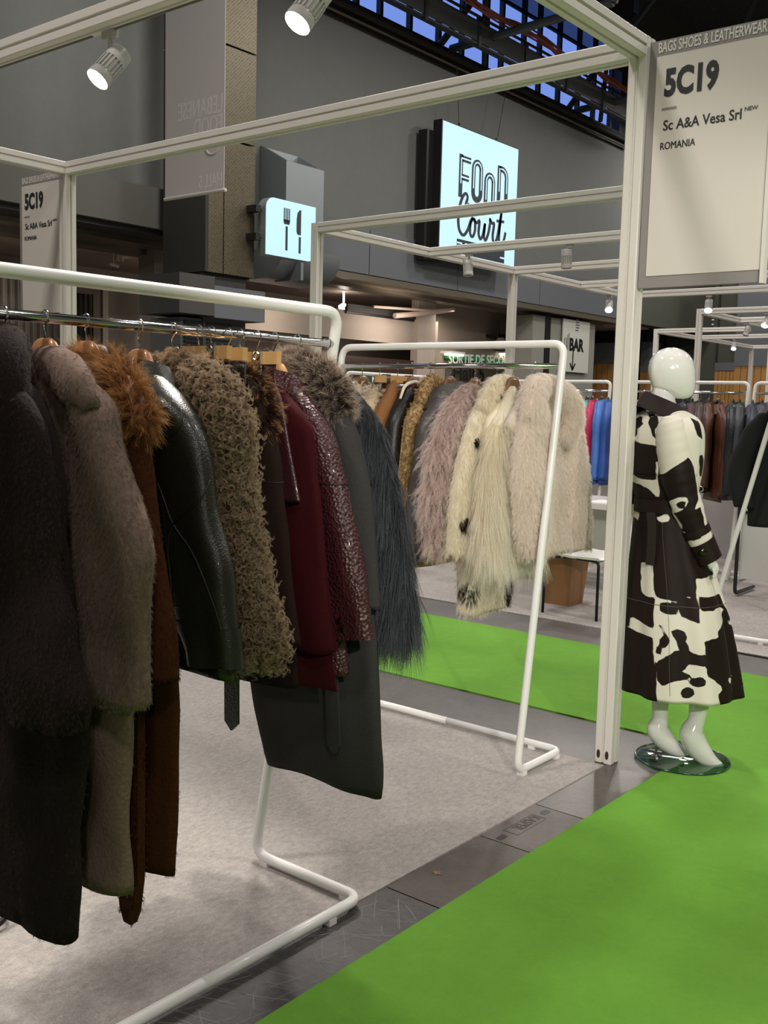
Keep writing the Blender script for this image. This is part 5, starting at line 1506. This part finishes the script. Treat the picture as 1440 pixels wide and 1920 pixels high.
# belt with tail and buckle
zb0, zb1 = hz(1250, 932)[1], hz(1250, 957)[1]
ib = int(np.argmin(np.abs(S[:, 0] - (zb0 + zb1) / 2)))
br_ = []
cb_ = rings[ib].mean(0)
for z, g in ((zb0, 1.03), (zb0, 1.075), (zb1, 1.075), (zb1, 1.03)):
    q = cb_ + (rings[ib] - cb_) * g; q[:, 2] = z + (q - cb_) @ (r_ * .06); br_.append(q)
be = MB().loft(br_ + [br_[0]], False, False).build('belt', M_hide_dark, coat, smooth=True)
h, z = hz(1312, 917, .1)
MB().tube([W3(h + .016 * math.cos(a), z + .012 * math.sin(a), .1) for a in np.linspace(0, 2 * PI, 14, endpoint=False)], .0022, 6, closed=True).build('ring', M_chrome, be, smooth='all')
pts = [hz(1219, 960, .14), (hz(1222, 985, .14)), hz(1221, 1020, .14), hz(1217, 1058, .13)]
MB().loft([np.array([W3(h - .018, z, .15), W3(h + .018, z, .15), W3(h + .018, z, .143), W3(h - .018, z, .143)]) for h, z in pts]).build('belt_tail', M_hide_dark, be)
# sleeves
def sleeve_path(L, dep, name, dark, holes, isl, rdep=1.0, n=44):
    C, R = [], []
    for (xa, ya), (xb, yb) in L:
        ha, za = hz(xa, ya, dep); hb, zb = hz(xb, yb, dep)
        C.append(((ha + hb) / 2, (za + zb) / 2)); R.append((math.hypot(ha - hb, za - zb) / 2, math.atan2(zb - za, hb - ha)))
    D = spline(np.column_stack([np.array(C), np.array(R)]), 60)
    a = np.linspace(0, 2 * PI, n, endpoint=False)
    rg = []
    for i, (h, z, r, an) in enumerate(D):
        wr = 1 + .02 * math.sin(i * .55) + .015 * math.sin(i * 1.7)
        ex = r_ * math.cos(an) + UP * math.sin(an)
        rg.append(W3(h, z, dep) + (r * wr * np.cos(a))[:, None] * ex + (min(r, .075) * rdep * wr * np.sin(a))[:, None] * (-v_))
    o = MB().loft(rg).build(name, M_hide, coat, smooth='all')
    hide_attr(o, ROOT + (0, 0, .3), dark, holes, isl, dep + .04)
    return o, rg
SLR = [((1243, 782), (1272, 776)), ((1232, 806), (1283, 790)), ((1232, 842), (1291, 826)), ((1237, 885), (1298, 862)), ((1247, 922), (1306, 905)), ((1262, 962), (1316, 942)), ((1281, 1000), (1326, 980)), ((1298, 1032), (1337, 1010)), ((1312, 1060), (1349, 1040))]
so, srg = sleeve_path(SLR, .15, 'sleeve', DARK_SLV, HOLES_SLV, ISL_SLV)
SLL = [((1196, 785), (1220, 780)), ((1186, 815), (1222, 808)), ((1179, 860), (1214, 858)), ((1176, 905), (1208, 905)), ((1178, 940), (1206, 935)), ((1186, 972), (1212, 962)), ((1198, 1000), (1222, 990))]
sleeve_path(SLL, -.17, 'sleeve', [Z8([(90, 880), (260, 860), (240, 1270), (90, 1290)])], [], [])
# cuff with strap and button
cr_ = []
for i, g in ((50, 1.0), (50, 1.13), (59, 1.16), (59, .9)):
    c = srg[i].mean(0); cr_.append(c + (srg[i] - c) * g)
MB().loft(cr_, False, False).build('cuff', M_hide_dark, so, smooth=True)
cs_ = []
for i, g in ((44, 1.03), (44, 1.12), (47, 1.13), (47, 1.04)):
    c = srg[i].mean(0); cs_.append(c + (srg[i] - c) * g)
MB().loft(cs_ + [cs_[0]], False, False).build('cuff_strap', M_hide_dark, so, smooth=True)
h, z = hz(1321, 1036, .24)
MB().lathe([(.013, 0), (.013, .004), (.009, .006)], W3(h, z, .222), 14, -v_).build('button', mat('dark_button', '#120c0a', .2, coat=.5), so, smooth=True)
# collar and epaulette
lc = []
for p in np.linspace(-PI + .55, PI - .55, 44):
    d = -fwd * math.cos(p) + lft * math.sin(p); k = abs(p) / PI
    h0, z0 = hz(1242, 766)
    base = W3(h0, z0 - .085 * k + .016 * math.cos(p), 0) + d * (.078 + .014 * k) + fwd * .025 * k
    lc.append(np.array([base, base + UP * .052 + d * .002, base + UP * .056 + d * .012, base + d * (.050 + .02 * k) - UP * (.006 + .035 * k), base + d * (.044 + .02 * k) - UP * (.010 + .035 * k), base + d * .010 + UP * .036]))
MB().loft(lc).build('collar', M_hide_dark, coat, smooth=True)
h0, z0 = hz(1302, 785, .06); h1, z1 = hz(1318, 828, .06); h2, z2 = hz(1296, 800, .06)
MB().loft([np.array([W3(h0, z0, .10), W3(h1, z1, .08), W3(h2, z2, .11)]), np.array([W3(h0, z0, .02), W3(h1, z1, .03), W3(h2, z2, .02)])]).build('lapel', M_hide_dark, coat)
# hand
hp_ = limb([(1322, 1046, 9), (1331, 1052, 9), (1337, 1061, 9.5), (1340, 1068, 8)], .15, 'hand')
for k in range(4):
    pts = [(1337 + k * 3.6 - 4, 1064 - k * 1.6, 3.0), (1340 + k * 3.6 - 4, 1073 - k * 1.4, 2.7), (1338 + k * 3.7 - 4, 1083 - (k - 1.2) ** 2 * 1.2, 2.0)]
    C = []
    for px, py, r in pts:
        h, z = hz(px, py, .15); C.append((*W3(h, z, .175 - k * .014), r / FPX * 4.5))
    P = spline(np.array(C), 10)
    MB().tube(P[:, :3], P[:, 3], 8).build('finger', M_gloss, hp_, smooth='all')
C = [(*W3(*hz(x, y, .15), .13), r / FPX * 4.5) for x, y, r in ((1334, 1056, 3.6), (1343, 1062, 3.2), (1350, 1070, 2.4))]
P = spline(np.array(C), 10); MB().tube(P[:, :3], P[:, 3], 8).build('thumb', M_gloss, hp_, smooth='all')
# ================================================================ GARMENTS AND FURNITURE ON THE STANDS BEHIND
def far_coat(x, Y, label, cat, color, hem=.82, rough=.5, name='leather_jacket', dr=.22, sheen=0, shz=1.5, sw=.22, collar=True, bump=(60, .3)):
    m = mat('cloth_' + color.strip('#'), color, rough, bump2=(9, .4), bump=bump, sheen=sheen)
    X = gy(x, 760, Y)[0]
    t, b, s, f, sl, bb = garment(name, label, cat, (X, Y, 0), Q + dr, body_st(sw, shz, hem, -sw - .04, sw + .03, .045, zn=1.61),
        slv([(1.55, sw - .1, sw - .04), (1.48, sw - .12, sw + .02), (1.3, sw - .1, sw + .06), (1.1, sw - .09, sw + .08), (hem + .05, sw - .07, sw + .09)], .03, .045), m, face=1, seed=x % 17, res=(26, 24), wob=.01)
    if collar: lapel_collar(m, t, 1, zn=1.60, w=.075, h=.045, d=.045, flare=.03)
    hanger((X, Y, 0), Q + dr, 1.66, 'hanger holding the %s' % label, M_black)
    return t, b, s
YB = 9.42
far_coat(1101, YB, 'turquoise jacket sliver beside the pink jacket', 'jacket', '#2f9c94', hem=.9, name='jacket')
far_coat(1110, YB, 'bright pink jacket behind the blue jackets', 'jacket', '#c22555', hem=.9, name='jacket', shz=1.53)
far_coat(1127, YB, 'vivid blue jacket left of the corner post', 'jacket', '#4f80cf', hem=.80, name='jacket', sw=.21)
far_coat(1142, YB, 'deep blue jacket touching the corner post', 'jacket', '#2f57a8', hem=.80, name='jacket')
far_coat(1190, YB, 'pale peach jacket between the corner post and the mannequin', 'jacket', '#caa48c', hem=.85, name='jacket')
far_coat(1207, YB, 'dusty brown jacket mostly behind the mannequin', 'jacket', '#5f4640', hem=.85)
far_coat(1282, YB, 'dark navy jacket just right of the mannequin chin', 'jacket', '#2a2c36', hem=.8, rough=.4)
far_coat(1297, YB, 'plum brown suede jacket right of the mannequin chin', 'jacket', '#5a4244', hem=.8, rough=.7)
far_coat(1313, YB, 'mauve brown leather jacket in the row of brown ones', 'jacket', '#4f3d3c', hem=.8, rough=.45)
far_coat(1329, YB, 'cocoa leather jacket next to the pocketed one', 'jacket', '#5a3b31', hem=.8, rough=.45)
tpk, bpk, spk = far_coat(1346, YB, 'chestnut leather jacket with flap chest pocket', 'jacket', '#57301f', hem=.72, rough=.45, dr=.6, sw=.23)
for z, zf in ((1.25, 1.33), (.98, 1.0)):
    pk = MB().box((-.07, .068, z - .08), (.07, .080, z + .08)).build('pocket', MATS['cloth_57301f'], bpk, local=True)
    MB().box((-.076, .080, z + .04), (.076, .088, z + .10)).build('pocket_flap', MATS['cloth_57301f'], pk, local=True)
far_coat(1374, YB, 'bottle black leather jacket at the end of the brown row', 'jacket', '#22282a', hem=.74, rough=.4)
far_coat(1386, YB, 'grey jacket hung last beside the rack corner', 'jacket', '#44484c', hem=.78, rough=.5)
far_coat(1412, YB, 'slate blue jacket first on the right edge rack', 'jacket', '#3a3d49', hem=.8, rough=.5)
far_coat(1428, YB, 'grey violet jacket beside the black coat', 'jacket', '#4b4a55', hem=.8, rough=.5)
# black coat hanging on the leaning rack
mk = mat('black_wool', '#121314', .9, bump=(150, .2), sheen=.1)
tk, bk, sk, fk_, _, _ = garment('wool_coat', 'black coat hanging behind the leaning white tube at the right edge', 'coat', (-2.21, 7.05, 0), 0, body_st(.24, 1.50, .78, -.26, .28, .06, zn=1.62),
    slv([(1.55, .12, .2), (1.48, .14, .28), (1.3, .17, .33), (1.0, .2, .36), (.85, .22, .37)], -.03, .05), mk, seed=41, far=[(1.55, -.20, -.12, -.03, .05), (1.45, -.30, -.16, -.04, .06), (1.25, -.38, -.22, -.05, .06), (1.12, -.41, -.25, -.05, .06), (.9, -.34, -.2, -.05, .05)])
hanger((-2.21, 7.05, 0), .05, 1.66, 'hanger holding the black coat at the right edge', M_black)
# coats on the small rack behind the cream jackets
for k, (yy, cl_) in enumerate(((7.5, '#b9ab92'), (7.75, '#8a6a48'), (8.05, '#c2b59c'))):
    m = mat('cloth_small_%d' % k, cl_, .9, bump=(40, .5))
    garment('jacket', ['pale wool jacket on the small far rack, first', 'camel jacket in the middle of the small far rack', 'cream jacket at the near end of the small far rack'][k], 'jacket', (-6.25, yy, 0), 0, body_st(.19, 1.5, .9, -.22, .23, .05, zn=1.61), slv([(1.55, .1, .16), (1.45, .09, .22), (1.0, .12, .25), (.9, .13, .25)], -.03, .045), m, seed=50 + k, res=(24, 22))
# board with a name on it far behind the pale rail
p = gx(676, 716, -14.36); q = gx(748, 702, -14.36)
nb = thing('name_board', 'dark green board with white letters seen between the rails', 'sign', tuple(p))
MB().box((-14.4, p[1], p[2] - .15), (-14.36, q[1], q[2])).build('panel', mat('board_green', '#23402f', .5), nb)
text('lettering', 'NOUR', .30, (-14.355, p[1] + .36, p[2] - .08), (0, 1, 0), (0, 0, 1), MATS['sign_white'], nb)

# chair, bin, table on the stand behind
M_seat = mat('white_shell', '#d9d8d2', .35, coat=.3)
M_tube_b = mat('black_tube', '#1c1c1d', .35, .4)
fa, fb2 = gz(1116, 1166), gz(1083, 1130)
ch = thing('chair', 'white shell chair with thin black tube legs behind the pale furs', 'chair', (fa[0], fa[1], 0), 0)
cx, cy = fa[0] - .22, fa[1] + .23
for dx, dy in ((.22, -.22), (.22, .22), (-.22, -.22), (-.22, .22)):
    MB().tube(fillet([(cx + dx * 1.02, cy + dy * 1.02, .004), (cx + dx, cy + dy, .44), (cx + dx * .2, cy + dy, .445)], .04, 6), .011, 10).build('leg', M_tube_b, ch, smooth='all')
rings = []
for u in np.linspace(-1, 1, 14):
    zz = .455 + .012 * u * u
    rings.append(np.array([(cx - .24, cy + u * .23, zz + .012), (cx, cy + u * .23, zz - .006), (cx + .22, cy + u * .23, zz), (cx + .24, cy + u * .23, zz - .012), (cx + .22, cy + u * .23, zz - .018), (cx, cy + u * .23, zz - .022), (cx - .24, cy + u * .23, zz)]))
MB().loft(rings).build('seat', M_seat, ch, smooth=True)
rings = []
for u in np.linspace(-1, 1, 14):
    y = cy + u * .22; b_ = .03 * u * u
    rings.append(np.array([(cx - .22 + b_, y, .46), (cx - .27 + b_, y, .62), (cx - .30 + b_, y, .80), (cx - .315 + b_, y, .80), (cx - .285 + b_, y, .62), (cx - .24 + b_, y, .45)]))
MB().loft(rings).build('backrest', M_seat, ch, smooth=True)
bp = gz(1042, 1135)
bw = thing('waste_bin', 'tapered light wood waste bin beside the chair', 'bin', (bp[0], bp[1] + .1, 0))
cxx, cyy = bp[0], bp[1] + .12
mw = mat('ply_wood', '#9a7048', .55, var=(10, '#86603b', .3, (1, 1, .15)))
for k in range(4):
    a0 = PI / 4 + k * PI / 2; a1 = a0 + PI / 2
    def cr(a, r, z): return (cxx + r * math.cos(a), cyy + r * math.sin(a), z)
    MB().loft([np.array([cr(a0, .155, .004), cr(a1, .155, .004), cr(a1, .20, .40), cr(a0, .20, .40)]), np.array([cr(a0, .14, .004), cr(a1, .14, .004), cr(a1, .185, .40), cr(a0, .185, .40)])]).build('side_panel', mw, bw)
MB().box((cxx - .09, cyy - .09, .006), (cxx + .09, cyy + .09, .015)).build('bottom', mw, bw)
# white table beyond, seen either side of the corner post
tp = gz(1150, 1125)
tw = thing('table', 'white table with rounded edge and sheets on it behind the corner post', 'table', (-4.4, 8.0, 0))
P = [(-5.23, 7.75), (-3.73, 7.75), (-3.63, 7.8), (-3.58, 7.9), (-3.58, 8.35), (-3.63, 8.45), (-3.73, 8.5), (-5.23, 8.5)]
MB().prism([(x, y) for x, y in P], (0, 0, .71), (1, 0, 0), (0, 1, 0), (0, 0, .045)).build('top', M_seat, tw)
for x, y in ((-5.08, 7.9), (-3.73, 7.9), (-5.08, 8.35), (-3.73, 8.35)):
    MB().tube([(x, y, .004), (x, y, .71)], .022, 12).build('leg', M_seat, tw, smooth='all')
MB().box((-5.08, 8.33, .2), (-3.73, 8.37, .71)).build('modesty_panel', M_seat, tw)
for k in range(2):
    tag(MB().box((-4.13 + k * .12, 7.84 + k * .03, .7552 + k * .003), (-3.92 + k * .12, 8.13 + k * .03, .7575 + k * .003)).build('paper_sheet', mat('paper', '#e8e6e0', .8)), ['white paper sheet lying on the white table', 'white paper sheet lying over the other on the white table'][k], 'paper')
# counter with steel tube frame at the right edge
k0, k1 = gy(1383, 1085, 8.55), gy(1470, 1085, 8.55)
ct_ = thing('display_counter', 'white panelled counter in a dark tube frame at the right edge', 'counter', (k0[0], 8.55, 0))
xa, xb = k0[0], k0[0] + 1.1
MB().tube(fillet([(xa, 8.95, .03), (xa, 8.5, .03), (xa, 8.5, .82), (xa, 8.95, .82)], .05, 6), .016, 10).build('side_frame', mat('steel_tube', '#3a3b3d', .3, .7), ct_, smooth='all')
MB().tube(fillet([(xb, 8.95, .03), (xb, 8.5, .03), (xb, 8.5, .82), (xb, 8.95, .82)], .05, 6), .016, 10).build('side_frame', MATS['steel_tube'], ct_, smooth='all')
MB().box((xa + .02, 8.52, .16), (xb - .02, 8.55, .70)).build('front_panel', M_seat, ct_)
MB().box((xa, 8.50, .71), (xb, 8.95, .725)).build('shelf', M_tube_b, ct_)
MB().box((xa + .02, 8.52, .73), (xb - .02, 8.93, .80)).build('top', M_seat, ct_)
for k, dx in enumerate((.12, .34)):
    tag(MB().box((xa + dx, 8.60, .80), (xa + dx + .05, 8.63, .90)).box((xa + dx - .004, 8.596, .80), (xa + dx + .054, 8.634, .815)).build('price_card', mat('card_green', '#3b4a3b', .5)), ['small dark green card standing on the counter, nearer the leaning tube', 'small dark green card standing on the counter, nearer the picture edge'][k], 'card')
bk2 = gx(1340, 960, -3.7)
struct('wall_stand_back', MB().box((-5.2, 10.6, 0.004), (2.0, 10.66, 1.25)), mat('stand_panel_grey', '#a8a4a2', .7))
# little things on the ground
lf = MB(); pts = []
for k in range(10):
    a = 2 * PI * k / 10; rr_ = (.020 if k % 2 == 0 else .010) * rnd.uniform(.7, 1.15)
    pts.append((rr_ * math.cos(a) * 1.2, rr_ * math.sin(a)))
lp = gz(818, 1637)
lf.prism(pts, (lp[0], lp[1], .0004), (1, 0, 0), (0, 1, 0), (0, 0, .0012))
tag(lf.build('dry_leaf', mat('dry_leaf', '#8a6a50', .8)), 'small dry tan leaf lying on the rusty floor plate', 'leaf')
c0 = gz(-16, 1716, .03)
cbk = MB().tube([c0 + (.055 * math.cos(a), .055 * math.sin(a), .03 * math.sin(a)) for a in np.linspace(0, 2 * PI, 22, endpoint=False)], .009, 8, closed=True).build('cable_loop', M_black, smooth='all')
tag(cbk, 'black cable loop on the carpet under the longest dark coat', 'cable')
